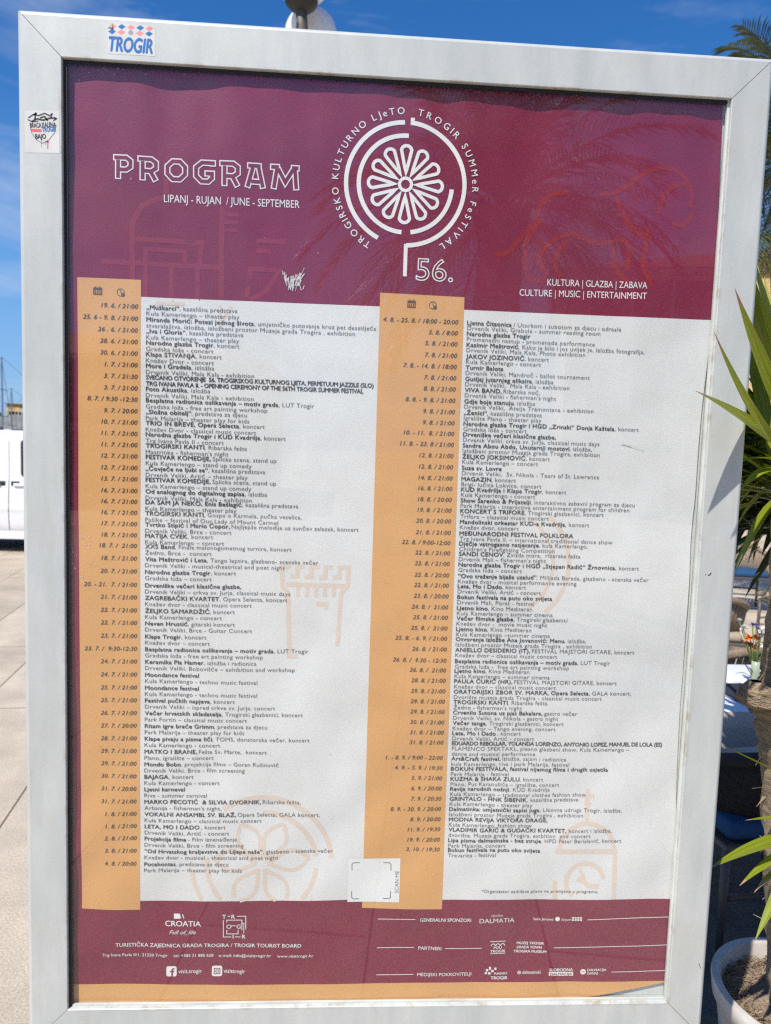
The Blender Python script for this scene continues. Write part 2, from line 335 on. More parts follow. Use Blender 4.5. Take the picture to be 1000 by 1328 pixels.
for i in range(n+1):
    u = .001+(u1-.001)*i/n; a = interp_u(tp, u); c = interp_u(bt, u)
    for j in range(7): v.append(SP(u, a+(c-a)*j/6, 1))
for i in range(n):
    for j in range(6): q = 7*i+j; f.append((q+1, q+8, q+7, q))
obj('ochre_footer', v, f, OCHRE, poster, smooth=True)

# ---- flat drawing: strokes, polygons and type in sheet coordinates, collected in buckets
BK = {}
SEC = ''
def sect(n):
    global SEC; SEC = n
def bucket(b): return BK.setdefault((b, SEC), ([], []))
LAY = {'watermark': 1.7, 'lettering': 3, 'inset': 4, 'text': 3.6, 'subtext': 3.6, 'dates': 4, 'card': 4, 'cardmark': 5, 'plum': 1, 'rust': 1, 'scuff': 6}
def poly(b, pts):
    v, f = bucket(b); k = len(v); v += [SP(p[0], p[1], LAY[b]) for p in pts]; f.append(tuple(range(k, k+len(pts))))
def stroke(b, pts, wd, closed=False, trim=0.0, sub=.03):
    pts = [Vector((p[0], p[1], 0)) for p in pts]
    if trim and not closed:
        d = (pts[1]-pts[0]).normalized(); pts[0] = pts[0]+d*trim; d = (pts[-2]-pts[-1]).normalized(); pts[-1] = pts[-1]+d*trim
    P = []
    for i in range(len(pts) if closed else len(pts)-1):
        a, c = pts[i], pts[(i+1) % len(pts)]; n = max(1, int((c-a).length/sub))
        for j in range(n): P.append(a+(c-a)*j/n)
    if not closed: P.append(pts[-1])
    n = len(P); v, f = bucket(b); k = len(v)
    for i in range(n):
        if closed: d0 = (P[i]-P[i-1]).normalized(); d1 = (P[(i+1) % n]-P[i]).normalized()
        else:
            d0 = (P[i]-P[max(i-1,0)]) if i else P[1]-P[0]; d1 = (P[min(i+1,n-1)]-P[i]) if i < n-1 else d0
            d0 = d0.normalized(); d1 = d1.normalized()
        n0 = Vector((-d0.y, d0.x, 0)); n1 = Vector((-d1.y, d1.x, 0)); nn = (n0+n1)
        nn = nn.normalized() if nn.length > 1e-6 else n0
        s = wd/2/max(.45, nn.dot(n0))
        for q in (1, -1):
            p = P[i]+nn*s*q; v.append(SP(p.x, p.y, LAY[b]))
    for i in range(n if closed else n-1):
        a = k+2*i; c = k+2*((i+1) % n); f.append((a+1, c+1, c, a))
def strokep(b, px, wd, **kw): stroke(b, [UV(*p) for p in px], wd, **kw)
def arc(c, r, a0, a1, n=None):
    n = n or max(6, int(abs(a1-a0)/5)); return [(c[0]+r*math.cos(R(a0+(a1-a0)*i/n)), c[1]+r*math.sin(R(a0+(a1-a0)*i/n))) for i in range(n+1)]
def disc(b, c, r, n=14): poly(b, [(c[0]+r*math.cos(2*math.pi*i/n), c[1]+r*math.sin(2*math.pi*i/n)) for i in range(n)])
def rectp(b, x0, y0, x1, y1): poly(b, [UV(x0,y1), UV(x1,y1), UV(x1,y0), UV(x0,y0)])

CACHE = {}
def glyphs(s, off=0.0, space=1.0, shear=0.0):                    # (verts, faces, width) with capital height 1; off > 0 fattens the strokes
    key = (s, off, space, shear)
    if key in CACHE: return CACHE[key]
    c = bpy.data.curves.new('type', 'FONT'); c.body = s; c.size = 1; c.resolution_u = 4 if len(s) < 34 else 2; c.space_character = space; c.shear = shear; c.fill_mode = 'BOTH'; c.dimensions = '2D'
    o = bpy.data.objects.new('type', c); me = o.to_mesh()
    k = CAPH; v = [(x.co.x/k, x.co.y/k, 0.0) for x in me.vertices]; f = [tuple(p.vertices) for p in me.polygons]
    o.to_mesh_clear(); bpy.data.objects.remove(o); bpy.data.curves.remove(c)
    x0 = min((p[0] for p in v), default=0); x1 = max((p[0] for p in v), default=0)
    v = [(p[0]-x0, p[1], 0.0) for p in v]; w_ = x1-x0
    if off > 0:
        d = off*1.9; n0 = len(v); b0 = list(v); f0 = list(f); v = []; f = []
        for q, (dx, dy) in enumerate(((0, d*.45), (2*d, d*.45), (d, -d*.45), (d, d*1.0))):
            f += [tuple(i+q*n0 for i in t) for t in f0]; v += [(p[0]+dx, p[1]+dy-d*.3, q*.22) for p in b0]
        w_ += 2*d
    CACHE[key] = (v, f, w_); return CACHE[key]
CAPH = 1.0
CAPH = max(p[1] for p in glyphs('H')[0]); CACHE.clear()
def put(b, g, org, cap, sx=1.0, ang=0.0, sy=1.0):
    v, f = bucket(b); k = len(v); ca, sa = math.cos(ang), math.sin(ang); L = LAY[b]
    for x, y, l_ in g[0]:
        X = x*cap*sx; Y = y*cap*sy; v.append(SP(org[0]+X*ca-Y*sa, org[1]+X*sa+Y*ca, L+l_))
    f += [tuple(i+k for i in q) for q in g[1]]
    return g[2]*cap*sx
def type_px(b, s, x0, y0, cap, x1=None, y1=None, off=0.0, align='l', sx=1.08, space=1.0, shear=0.0):
    # type starting at pixel (x0, y0); with x1 the line is fitted between the two ends
    g = glyphs(s, off, space, shear); o = UV(x0, y0)
    if x1 is not None:
        e = UV(x1, y1 if y1 is not None else y0); wd = math.hypot(e[0]-o[0], e[1]-o[1]); ang = math.atan2(e[1]-o[1], e[0]-o[0]) if y1 is not None else 0.0
        return put(b, g, o, cap, wd/(g[2]*cap), ang)
    if align == 'r': o = (o[0]-g[2]*cap*sx, o[1])
    if align == 'c': o = (o[0]-g[2]*cap*sx/2, o[1])
    return put(b, g, o, cap, sx)

# ---- the programme: baseline y | date | bold | light | second line
LEFT = """401|19. 6. / 21:00|„Muškarci“|, kazališna predstava|Kula Kamerlengo – theater play
416.8|25. 6 - 9. 8. / 21:00|Miranda Morić: Potezi jednog života|, umjetničko putovanje kroz pet desetljeća|stvaralaštva, izložba, izložbeni prostor Muzeja grada Trogira , exhibition
432|26 . 6. / 21:00|„Iva i Gloria“|, kazališna predstava|Kula Kamerlengo – theater play
447|28. 6. / 21:00|Narodna glazba Trogir|, koncert|Gradska loža - concert
462|30. 6. / 21:00|Klapa STIVANJA|, koncert|Knežev Dvor - concert
477|1. 7. / 21:00|More i Gradela|, izložba|Drvenik Veliki, Mala Kala - exhibition
492|3. 7. / 21:30|SVEČANO OTVORENJE  56. TROGIRSKOG KULTURNOG LJETA, PERPETUUM JAZZILE (SLO)||*TRG IVANA PAVLA II. - OPENING CEREMONY OF THE 56TH TROGIR SUMMER FESTIVAL
507|3. 7. / 21:00|Foto Akustika|, izložba|Drvenik Veliki, Mala Kala - exhibition
521.6|8. 7. / 9:30 -12:30|Besplatna radionica oslikavanja – motiv grada|, LUT Trogir|Gradska loža - free art painting workshop
536.6|9. 7. / 20:00|„Složna obitelj“|, predstava za djecu|Park Malarija – theater play for kids
551.2|10. 7. / 21:00|TRIO IN BREVE, Opera Selecta|, koncert|Knežev Dvor - classical music concert
565.8|11. 7. / 21:00|Narodna glazba Trogir i KUD Kvadrilja|, koncert|Trg Ivana Pavla II - concert
580.4|11. 7. / 21:00|TROGIRSKI KANTI|, Ribarska fešta|Mastrinka - fisherman's night
595|12. 7. / 21:00|FESTIVAR KOMEDIJE,| Splicka scena, stand up|Kula Kamerlengo – stand up comedy
610|12. 7. / 21:00|„Čovječe ne ljubi se“|, kazališna predstava|Drvenik Veliki, Artić – theater play
624.6|13. 7. / 21:00|FESTIVAR KOMEDIJE,| Splicka scena, stand up|Kula Kamerlengo – stand up comedy
639.6|16. 7. / 21:00|Od analognog do digitalnog zapisa|, izložba|Drvenik Veliki, Mala Kala - exhibition
653.6|16. 7. / 21:00|DA SAM JA NEKO, Enis Bešlagić|, kazališna predstava|Kula Kamerlengo – theater play
668|16. 7. / 21:00|TROGIRSKI KANTI|, Gospe o Karmela, pučka veselica,|Pašike – festival of Our Lady of Mount Carmel
682.4|17. 7. / 21:00|Tvrtko Stipić i Mario Ćopor,| Najljepše melodije uz sunčev zalazak, koncert|Drvenik Veliki, Brce - concert
696.8|18. 7. / 21:00|MATIJA CVEK|, koncert|Kula Kamerlengo – concert
710.6|18. 7. /  21:00|XXS Band|, Finale malonogometnog turnira, koncert|Žedno, Brce -  concert
727|18. 7. / 21.00|Vita Meštrović i Leta|, Tango leptira, glazbeno- scenska večer|Drvenik Veliki - musical-theatrical and poet night
743.6|20. 7. / 21:00|Narodna glazba Trogir|, koncert|Gradska loža – concert
761|20. - 21.  7. / 21:00|Drveniške večeri klasične glazbe,||Drvenik Veliki – crkva sv. Jurja, classical music days
777.2|21. 7. / 21:00|ZAGREBAČKI KVARTET|, Opera Selecta, koncert|Knežev dvor - classical music concert
794|22. 7. / 21:00|ŽELJKO SAMARDŽIĆ|, koncert|Kula Kamerlengo - concert
810.4|22. 7. / 21:00|Neven Hrustić|, gitarski koncert|Drvenik Veliki, Brce - Guitar Concert
827.4|23. 7. / 21:00|Klapa Trogir|, koncert|Knežev dvor – concert
844|23. 7. /  9:30-12:30|Besplatna radionica oslikavanja – motiv grada|, LUT Trogir|Gradska loža - free art painting workshop
860.4|24. 7. / 21:00|Keramika Pia Hamer|, izložba i radionica|Drvenik Veliki, Bobovišće – exhibition and workshop
877.2|24. 7. / 21:00|Moondance festival||Kula Kamerlengo - techno music festival
894|25. 7. / 21:00|Moondance festival||Kula Kamerlengo - techno music festival
910.4|25. 7. / 21:00|Festival pučkih napjeva|, koncert|Drvenik Veliki – ispred crkve sv. Jurja, concert
926.8|26. 7. / 21:00|Večer hrvatskih skladatelja|, Trogirski glazbenici, koncert|Park Fortin – classical music concert
943.2|27. 7. / 20:00|Ritam igre braće Grimm|, predstava za djecu|Park Malarija – theater play for kids
959.6|28. 7. / 21:00|Klape pivaju a pisma liči|, TOMS, donatorska večer, koncert|Kula Kamerlengo - concert
976|29. 7. / 21:00|MATKO I BRANE,| Fešta Sv. Marte,  koncert|Plano, igralište – concert
992.2|29. 7. / 21:00|Mondo Bobo|, projekcija filma – Goran Rušinović|Drvenik Veliki, Brce - film screening
1008.4|30. 7. / 21:00|BAJAGA|, koncert|Kula Kamerlengo - concert
1024.6|31. 7. / 20:00|Ljetni karneval||Riva - summer carnival
1041|31. 7. / 21:00|MARKO PECOTIĆ  & SILVIA DVORNIK,| Ribarska fešta,|Arbanija - fisherman's night,
1057.4|1. 8. / 21:00|VOKALNI ANSAMBL SV. BLAŽ,|  Opera Selecta, GALA koncert,|Kula Kamerlengo – classical music concert
1073.6|1. 8. / 21:00|LETA, MO I DADO| , koncert|Drvenik Veliki, Artić - concert
1089.4|2. 8. / 21:00|Projekcija filma| - Film iznenađenja|Drvenik Veliki, Brce - film screening
1105.4|3. 8. / 21:00|“Od Hrvatskog kraljevstva do Lijepe naše”|, glazbeno - scenska večer|Knežev dvor - musical - theatrical and poet night
1122|4. 8. / 20:00|Pocahontas|, predstava za djecu|Park Malarija – theater play for kids"""
RIGHT = """421.6|4. 8. - 25. 8. / 18:00 - 20:00|Ljetna čitaonica| / Utorkom i subotom za djecu i odrasle|Drvenik Veliki, Grabule - summer reading room
435.8|5. 8. / 8:00|Narodna glazba Trogir||Promenadni nastup - promenade performance
450|5. 8. / 21:00|Kazimir Meštrović|, Kako je bilo i jos uvijek je, Izložba fotografija,|Drvenik Veliki, Mala Kala, Photo exhibition
465|7. 8. / 21:00|JAKOV JOZINOVIĆ|, koncert|Kula Kamerlengo - concert
479.4|7. 8. - 14. 8. / 18:00|Turnir Balota||Drvenik Veliki, Mandroč - ballot tournament
494|7. 8. / 21:00|Gutljaj jutarnjeg eliksira|, izložba|Drvenik Veliki,  Mala Kala - exhibition
508.4|8. 8. / 21:00|VIVA BAND,| Ribarska noć,|Drvenik Veliki - fisherman's night
523|8. 8. - 9. 8. / 21:00|Gdje boje stanuju|, izložba|Drvenik Veliki,  Atelje Tramontana - exhibition
537.6|9. 8. / 21:00|„Ženici“|, kazališna predstava|Igralište Plano - theater play
552|9. 8. / 21:00|Narodna glazba Trogir i HGD „Zrinski“ Donja Kaštela|, koncert|Gradska loža - concert
565.8|10. - 11.  8. / 21:00|Drveniške večeri klasične glazbe,||Drvenik Veliki, crkva sv. Jurja, classical music days
580|11. 8. - 23. 8 / 21:00|Sandra Abou Abdo, Unutarnji mostovi|, izložba,|Izložbeni prostor Muzeja grada Trogira, exhibition
594.4|12. 8. / 21:00|ŽELJKO JOKSIMOVIĆ|, koncert|Kula Kamerlengo – concert
609|12. 8. / 21:00|Suze sv. Lovre||Drvenik Veliki,  Sv. Nikola - Tears of St. Lawrence
623.4|14. 8. / 21:00|MAGAZIN|, koncert|Brigi- lučica Lokvice, concert
637|16. 8. / 21:00|KUD Kvadrilja i Klapa Trogir|, koncert|Kula Kamerlengo - concert
651.2|18. 8. / 20:00|Show Šarenko & Prijatelji|, interaktivno zabavni program za djecu|Park Malarija - interactive entertainment program for children
665|19. 8. / 21:00|KONCERT S TRIFORE|, Trogirski glazbenici, koncert|Trifora – classical music concert
679|20. 8. / 20:00|Mandolinski orkestar KUD-a Kvadrilja|, koncert|Knežev dvor, concert
693.8|21. 8. / 21:00|MEĐUNARODNI FESTIVAL FOLKLORA||Trg Ivana Pavla II. – international traditional dance show
707|22. 8. / 9:00-12:00|Dječje vatrogasno natjecanje|, kula Kamerlengo,|Children's Firefighting Competition
720.2|22. 8. / 21:00|SANDI CENOV|, Zvizda mora,  ribarska fešta|Drvenik Mali – fisherman's night
734|22. 8. / 21:00|Narodna glazba Trogir i HGD „Stjepan Radić“ Žrnovnica|, koncert|Gradska loža – concert
748.8|22. 8. / 20:00|“Ovo traženje bijaše uzalud”|, Milijada Barada, glazbeno - scenska večer|Knežev dvor - musical performance evening
762|22. 8. / 21:00|Leta, Mo i Dado|, koncert|Drvenik Veliki, Artić - concert
776|23. 8. / 20:00|Bokun festivala na putu oko svijeta||Drvenik Mali, Porat - festival
790.2|24. 8. /  21:00|Ljetno kino|, Kino Mediteran|Kula Kamerlengo – summer cinema
803.6|25. 8. / 21:00|Večer filmske glazbe|, Trogirski glazbenici|Knežev dvor -  movie music night
817.4|25. 8. /  21:00|Ljetno kino|, Kino Mediteran|Kula Kamerlengo –summer cinema
830.6|25. 8. - 6. 9. / 21:00|Otvorenje izložbe Ana Jovanović: Menu|, izložba,|Izložbeni prostor Muzeja grada Trogira , exhibition
844.4|26. 8. / 21:00|ANIELLO DESIDERIO (IT),| FESTIVAL MAJSTORI GITARE, koncert|Knežev dvor – classical music concert
859|26. 8. /  9.30 - 12:30|Besplatna radionica oslikavanja – motiv grada|, LUT Trogir|Gradska loža -  free art painting workshop
871.6|26. 8. /  21:00|Ljetno kino|, Kino Mediteran|Kula Kamerlengo – summer cinema
885|28. 8. / 21:00|PAULA ČURIĆ (HR),| FESTIVAL MAJSTORI GITARE, koncert|Knežev dvor – classical music concert
898.6|29. 8. / 21:00|ORATORIJSKI ZBOR SV. MARKA, Opera Selecta|, GALA koncert,|Dvorište muzeja grada Trogira - classical music concert
912|29. 8. / 21:00|TROGIRSKI KANTI|, Ribarska fešta,|Žedno - fisherman's night
925.4|29. 8. / 21:00|Crvenilo Sutona uz pjat Bakalara,| gastro večer|Drvenik Veliki, sv. Nikola - gastro night
939|30. 8. / 21:00|Večer tanga|, Trogirski glazbenici, koncert|Knežev dvor – Tango evening, concert
952.2|31. 8. / 21:00|Leta, Mo i Dado| , koncert|Drvenik Veliki, Artić - concert
965.4|31. 8. / 21:00|EDUARDO REBOLLAR, YOLANDA LORENZO, ANTONIO LOPEZ, MANUEL DE LOLA (ES)||FLAMENCO SPEKTAKL, plesno glazbeni show, Kula Kamerlengo –~dance and musical performance
985.4|1. - 8. 9. / 9:00 - 22:00|Art&Craft festival,| izložba, sajam i radionice|kula Kamerlengo, riva i park Malarija, festival
998.6|4. 9. - 5. 9. / 19:30|BOKUN FESTIVALA, festival nijemog filma i drugih osjetila||Park Malarija - festival
1011.8|5. 9. / 21:00|KUZMA & SHAKA ZULU|, koncert|Plano, Put Karanušića – igralište, concert
1025|6. 9. / 20:00|Revija narodnih nošnji|, KUD Kvadrilja|Kula Kamerlengo – traditional clothes fashion show
1038.2|7. 9. / 20:30|GRINTALO - HNK ŠIBENIK|, kazališna predstava|Kula Kamerlengo - theater play
1051.6|8. 9. - 30. 9. / 20:00|Dalmatinka: umjetnički zapisi juga|, Likovna udruga Trogir, izložba,|Izložbeni prostor Muzeja grada Trogira , exhibition
1065|8. 9. / 20:00|MODNA REVIJA VIKTORA DRAGE,||Kula Kamerlengo, fashion show
1078.2|11. 9. / 19:30|VLADIMIR GARIĆ & GUDAČKI KVARTET|, koncert i izložba,|dvorište. Muzeja grada Trogira, exibition  and concert
1091.6|19. 9. / 20:00|Lipa pisma dalmatinska - bez struje|, HPD Petar Berislavić, koncert|Park Malarija, concert
1104|3. 10. / 19:30|Bokun festivala na putu oko svijeta||Travarica - festival"""
def programme(data, xl, xd, subdy, cap):
    y0, y1 = 400, 1120
    for ln in data.split('\n'):
        ys, date, bold, light, sub = ln.split('|'); y = float(ys); t = (y-y0)/(y1-y0)
        px = xl[0]+(xl[1]-xl[0])*t; pd = xd[0]+(xd[1]-xd[0])*t
        o = UV(px, y)
        tight = bold.startswith(('SVEČANO', 'EDUARDO'))
        sx = 1.12
        if tight:
            g = glyphs(bold, .022, .95); wd = (UV(485, y)[0]-UV(190, y)[0]) if bold[0] == 'S' else (UV(858, y)[0]-UV(585, y)[0])
            put('text', g, o, cap, wd/(g[2]*cap))
        else:
            wd = put('text', glyphs(bold, .019, 1.05), o, cap, sx)
            if light:
                gap = cap*(.08 if light[0] == ',' else .42)
                put('subtext', glyphs(light.strip(), 0, 1.04), (o[0]+wd+gap, o[1]), cap, 1.10)
        for i, s in enumerate(sub.split('~')):
            q = UV(px, y+subdy*(1+i))
            if s.startswith('*'):
                g = glyphs(s[1:], .022, .95); put('text', g, q, cap, (UV(472, y)[0]-UV(190, y)[0])/(g[2]*cap))
            else: put('subtext', glyphs(s, 0, 1.04), q, cap, 1.12)
        g = glyphs(date, .010, 1.04, .22); q = UV(pd, y-.4)
        put('dates', g, (q[0]-g[2]*cap*1.08, q[1]), cap, 1.08)
sect('left')
programme(LEFT, (190, 187.5), (179.5, 177.5), 8.0, .0074)
sect('right')
programme(RIGHT, (606, 580), (594.5, 569.5), 6.9, .0074)
# icons over the dates
for cx, cy in ((127.5, 378), (533.5, 395)):
    u, v = UV(cx, cy); s = .0068
    stroke('dates', [(u-s,v-s*.8),(u+s,v-s*.8),(u+s,v+s*.8),(u-s,v+s*.8)], .0016, closed=True)
    poly('dates', [(u-s,v+s*.3),(u+s,v+s*.3),(u+s,v+s*.8),(u-s,v+s*.8)])
    for i in (-.5, .5): stroke('dates', [(u+i*s, v+s*.6), (u+i*s, v+s*1.25)], .0014)
    for i in (-.55, 0, .55):
        for j in (-.05, -.45): poly('dates', [(u+i*s-.0011, v+j*s-.001), (u+i*s+.0011, v+j*s-.001), (u+i*s+.0011, v+j*s+.001), (u+i*s-.0011, v+j*s+.001)])
for cx, cy in ((157, 379.5), (561, 396.5)):
    u, v = UV(cx, cy); stroke('dates', arc((u, v), .0062, 0, 355), .0011, closed=True); stroke('dates', [(u, v+.004), (u, v), (u+.003, v-.001)], .0010); disc('dates', (u+.0042, v-.004), .0032)

sect('program_title')
# ---- header lettering
def lerp(a, c, t): return a+(c-a)*t
def outline_glyph(b_in, x0, x1, yt, yb, strokes, wd, line):
    # letter box in pixels: top-left (x0, yt), bottom-right (x1, yb); strokes in the unit box, y up
    a = UV(x0, yt); c = UV(x1, yb)
    def P(p): return (lerp(a[0], c[0], p[0]), lerp(c[1], a[1], p[1]))
    for pts, cl in strokes: stroke('lettering', [P(p) for p in pts], wd, closed=cl)
    for pts, cl in strokes: stroke('inset', [P(p) for p in pts], wd-2*line, closed=cl, trim=0 if cl else line)
def oval(n=8, a0=22.5, cx=.5, cy=.5, rx=.39, ry=.39): return [(cx+rx*math.cos(R(a0+360/n*i)), cy+ry*math.sin(R(a0+360/n*i))) for i in range(n)]
PW, PLN = .0105, .0021
def hx(z): return 130+z/3.571
def hy(z): return 180+z/3.571
kw = dict(wd=PW, line=PLN)
Pst = [([(.25,0),(.25,.84)], False), ([(.0,.885),(.66,.885),(.87,.76),(.87,.52),(.66,.40),(.25,.40)], False)]
outline_glyph('P', hx(62), hx(155), hy(75), hy(193), Pst, **kw)
Rst = [([(.25,0),(.25,.84)], False), ([(.60,.42),(.88,.0)], False), ([(.0,.885),(.66,.885),(.87,.76),(.87,.52),(.66,.40),(.25,.40)], False)]
outline_glyph('R', hx(175), hx(272), hy(82), hy(200), Rst, **kw)
outline_glyph('O', hx(297), hx(410), hy(88), hy(208), [(oval(), True)], **kw)
outline_glyph('G', hx(433), hx(530), hy(94), hy(215), [([(.92,.72),(.92,.98)], False), ([(.92,.86),(.40,.86),(.13,.66),(.13,.32),(.38,.115),(.70,.115),(.88,.26),(.88,.44),(.52,.44)], False)], **kw)
outline_glyph('R', hx(553), hx(650), hy(102), hy(225), Rst, **kw)
outline_glyph('A', hx(672), hx(764), hy(112), hy(232), [([(.12,.0),(.40,.86)], False), ([(.90,.0),(.66,.86)], False), ([(.25,.26),(.80,.26)], False), ([(.1,.885),(.82,.885)], False)], **kw)
outline_glyph('M', hx(787), hx(922), hy(118), hy(240), [([(.13,.0),(.24,.86)], False), ([(.90,.0),(.84,.86)], False), ([(.26,.86),(.52,.30),(.80,.86)], False), ([(.0,.885),(.34,.885)], False), ([(.70,.885),(1.0,.885)], False)], **kw)
sect('months_line')
type_px('lettering', 'LIPANJ - RUJAN  / JUNE - SEPTEMBER', 213, 262.5, .0128, 388.5, 269.8, off=-.004)
sect('genre_lines')
type_px('lettering', 'KULTURA | GLAZBA | ZABAVA', 709.5, 370.5, .0115, 838.5, 374.6, off=-.002)
type_px('lettering', 'CULTURE | MUSIC | ENTERTAINMENT', 673.5, 383.6, .0115, 837.8, 388.4, off=-.002)
sect('festival_emblem')
# emblem
EC = UV(525.8, 239.8); ru = (UV(602.3, 243)[0]-UV(449, 237)[0])/2
q = ru/348
ew = 25*q
stroke('lettering', arc(EC, ru, 92.5, 244), ew); stroke('lettering', arc(EC, ru, 86.5, -87.5), ew)
sx_, sy_ = EC[0]+ru*math.cos(R(86.5)), EC[1]+ru*math.sin(R(86.5))
poly('lettering', [(sx_-3*q, sy_-12*q), (sx_+20*q, sy_-12*q), (sx_+20*q, sy_+28*q), (sx_-3*q, sy_+28*q)])
stroke('lettering', [(EC[0]+ru*math.cos(R(-87.5)), EC[1]-ru*.999+ew*.3), (EC[0]+14*q, EC[1]-ru-.001), (EC[0]+14*q, EC[1]-ru-178*q)], ew*.9)
r2 = 274*q
stroke('lettering', arc(EC, r2, 88, 267), ew); stroke('lettering', arc(EC, r2, 278, 357), ew)
for i in range(12):
    a = R(90+i*30); ca, sa = math.cos(a), math.sin(a)
    pts = [(62, 0)] + [(188+30*math.cos(R(t)), 31*math.sin(R(t))) for t in range(-78, 79, 13)]
    stroke('lettering', [(EC[0]+(x*ca-y*sa)*q, EC[1]+(x*sa+y*ca)*q) for x, y in pts], 19*q, closed=True, sub=.01)
stroke('lettering', arc(EC, 35*q, 0, 355, 30), 18*q, closed=True)
def ring_text(s, a0, a1, r, cap):
    gs = [glyphs(c, .006) if c != ' ' else None for c in s]; wd = [(g[2]*cap*1.0 if g else cap*.42)+cap*.34 for g in gs]
    tot = sum(wd); k = (a1-a0)/tot; x = 0
    for g, w_ in zip(gs, wd):
        if g:
            a = a0+k*(x+w_/2); x0 = -g[2]*cap/2
            A = R(a); put('lettering', g, (EC[0]+r*math.cos(A)+x0*math.sin(A), EC[1]+r*math.sin(A)-x0*math.cos(A)), cap, 1.0, A-math.pi/2)
        x += w_
sect('emblem_lettering')
ring_text('TROGIRSKO KULTURNO LJeTO', 242, 91.5, 394*q, 37*q)
sect('emblem_lettering#2')
ring_text('TROGIR SUMMeR FeSTIVAL', 83, -59, 394*q, 37*q)
sect('edition_number')
def outline_type(b_, s_, org, cap, x1, wd):                      # lettering drawn as an outline
    v, f, w_ = glyphs(s_); cnt = {}
    for t in f:
        for i in range(len(t)): e = tuple(sorted((t[i], t[(i+1) % len(t)]))); cnt[e] = cnt.get(e, 0)+1
    adj = {}
    for (i, j), n_ in cnt.items():
        if n_ == 1: adj.setdefault(i, []).append(j); adj.setdefault(j, []).append(i)
    seen = set(); sx = (x1-org[0])/(w_*cap)
    for i0 in adj:
        if i0 in seen: continue
        loop = [i0]; seen.add(i0)
        while True:
            nx = [j for j in adj[loop[-1]] if j not in seen]
            if not nx: break
            loop.append(nx[0]); seen.add(nx[0])
        stroke(b_, [(org[0]+v[i][0]*cap*sx, org[1]+v[i][1]*cap) for i in loop], wd, closed=True)
outline_type('lettering', '56.', UV(539.5, 363.4), .0372, UV(586.5, 366)[0], .0019)

sect('house_drawing')
# ---- watermark drawings
strokep('plum', [(172,365),(172,290),(184,268),(206,258),(222,255)], .0095); strokep('plum', [(176,310),(262,315),(258,345)], .0085)
strokep('plum', [(188,390),(189,323),(240,326),(240,342)], .0080); strokep('plum', [(132,339),(288,347)], .0090); strokep('plum', [(288,268),(287,386)], .0095)
for y in (278, 288, 298): strokep('plum', [(290,y),(309,y+1)], .0070)
strokep('plum', [(222,345),(222,390)], .0085); strokep('plum', [(256,345),(256,390)], .0085); strokep('plum', [(333,312),(371,314)], .0085); strokep('plum', [(333,325),(352,326)], .0085)
strokep('plum', [(320,386),(325,349),(362,351),(345,378),(326,388)], .0080); strokep('plum', [(216,232),(216,252)], .010)
sect('horse_drawing')
def smooth(px, n=6):
    P = [px[0]]+list(px)+[px[-1]]; out = []
    for i in range(1, len(P)-2):
        p0, p1, p2, p3 = P[i-1:i+3]
        for k in range(n):
            t = k/n; out.append(tuple(.5*(2*p1[j]+(p2[j]-p0[j])*t+(2*p0[j]-5*p1[j]+4*p2[j]-p3[j])*t*t+(3*p1[j]-p0[j]-3*p2[j]+p3[j])*t**3) for j in (0, 1)))
    return out+[px[-1]]
for px in ([(778,252),(796,250),(814,240),(835,225),(856,218),(877,222),(890,235),(896,252),(895,270)], [(853,279),(857,261),(871,244),(889,238)], [(871,291),(886,292),(895,282),(896,276)], [(799,254),(805,270),(820,297),(838,309),(833,342),(844,372)], [(840,296),(838,314)],
           [(736,250),(715,253),(701,267),(691,291),(673,312),(658,327),(640,330)], [(704,282),(686,308),(681,322),(685,360),(709,364)], [(709,358),(700,330),(736,304),(772,316),(812,313),(814,350)], [(734,312),(719,338),(727,360)], [(796,320),(797,346),(815,366)]): strokep('rust', smooth(px), .0085, sub=.01)
sect('castle_drawing')
for pts in ([(366,733),(366,760),(374,769),(375,851),(386.5,851)], [(452.8,733),(451,760),(442.5,769),(437.5,837.5)], [(377,735),(367,734.6)], [(395,734.8),(386,734.8),(385.6,747),(377,747)], [(413.6,735),(404,735),(403.7,748),(395,748)], [(432,735.4),(422.4,735.4),(421.8,748.8),(414,748.8)], [(449,736),(440.5,736),(440,749),(432,749)], [(371,757.6),(448,760)], [(410.4,783),(423,783.4),(422.6,790)]): strokep('watermark', pts, .0078)
for x in (386.4, 398.4, 410, 421.6, 433.3): strokep('watermark', [(x,761),(x-.3,774)], .0072)
sect('rosette_drawing')
cc = UV(340, 1120); rr_ = UV(430, 1120)[0]-cc[0]; zf = UV(340, 1167.5)[1]
def aclip(r, a0, a1, wd):
    pts = [p for p in arc(cc, r, a0, a1, 40) if p[1] > zf]
    if len(pts) > 1: stroke('watermark', pts, wd)
aclip(rr_, 124, 5, .0095); aclip(rr_, 186, 212, .0085); aclip(rr_*.78, 90, 8, .0095); aclip(rr_*.78, -5, -42, .0085); aclip(rr_*.78, 174, 222, .0090)
for a_ in (8, 64, 117, 172, 236, 300):
    a = R(a_); ca, sa = math.cos(a), math.sin(a); up_ = []; dn_ = []
    for i in range(13):
        t = i/12; x = rr_*(.08+.60*t); y = rr_*.155*math.sin(math.pi*t**1.25); up_.append((x, y)); dn_.append((x, -y))
    for side in (up_, dn_):
        P = [(cc[0]+x*ca-y*sa, cc[1]+x*sa+y*ca) for x, y in side]; P = [p for p in P if p[1] > zf]
        if len(P) > 1: stroke('watermark', P, .0075)
sect('arch_drawing')
cc = UV(656, 731); rr_ = UV(737.5, 731)[0]-cc[0]; stroke('watermark', arc(cc, rr_, 50, -49), .0085)
cc = UV(649, 731); rr_ = UV(717, 731)[0]-cc[0]; stroke('watermark', arc(cc, rr_, 54, -56), .0065)
sect('church_drawing')
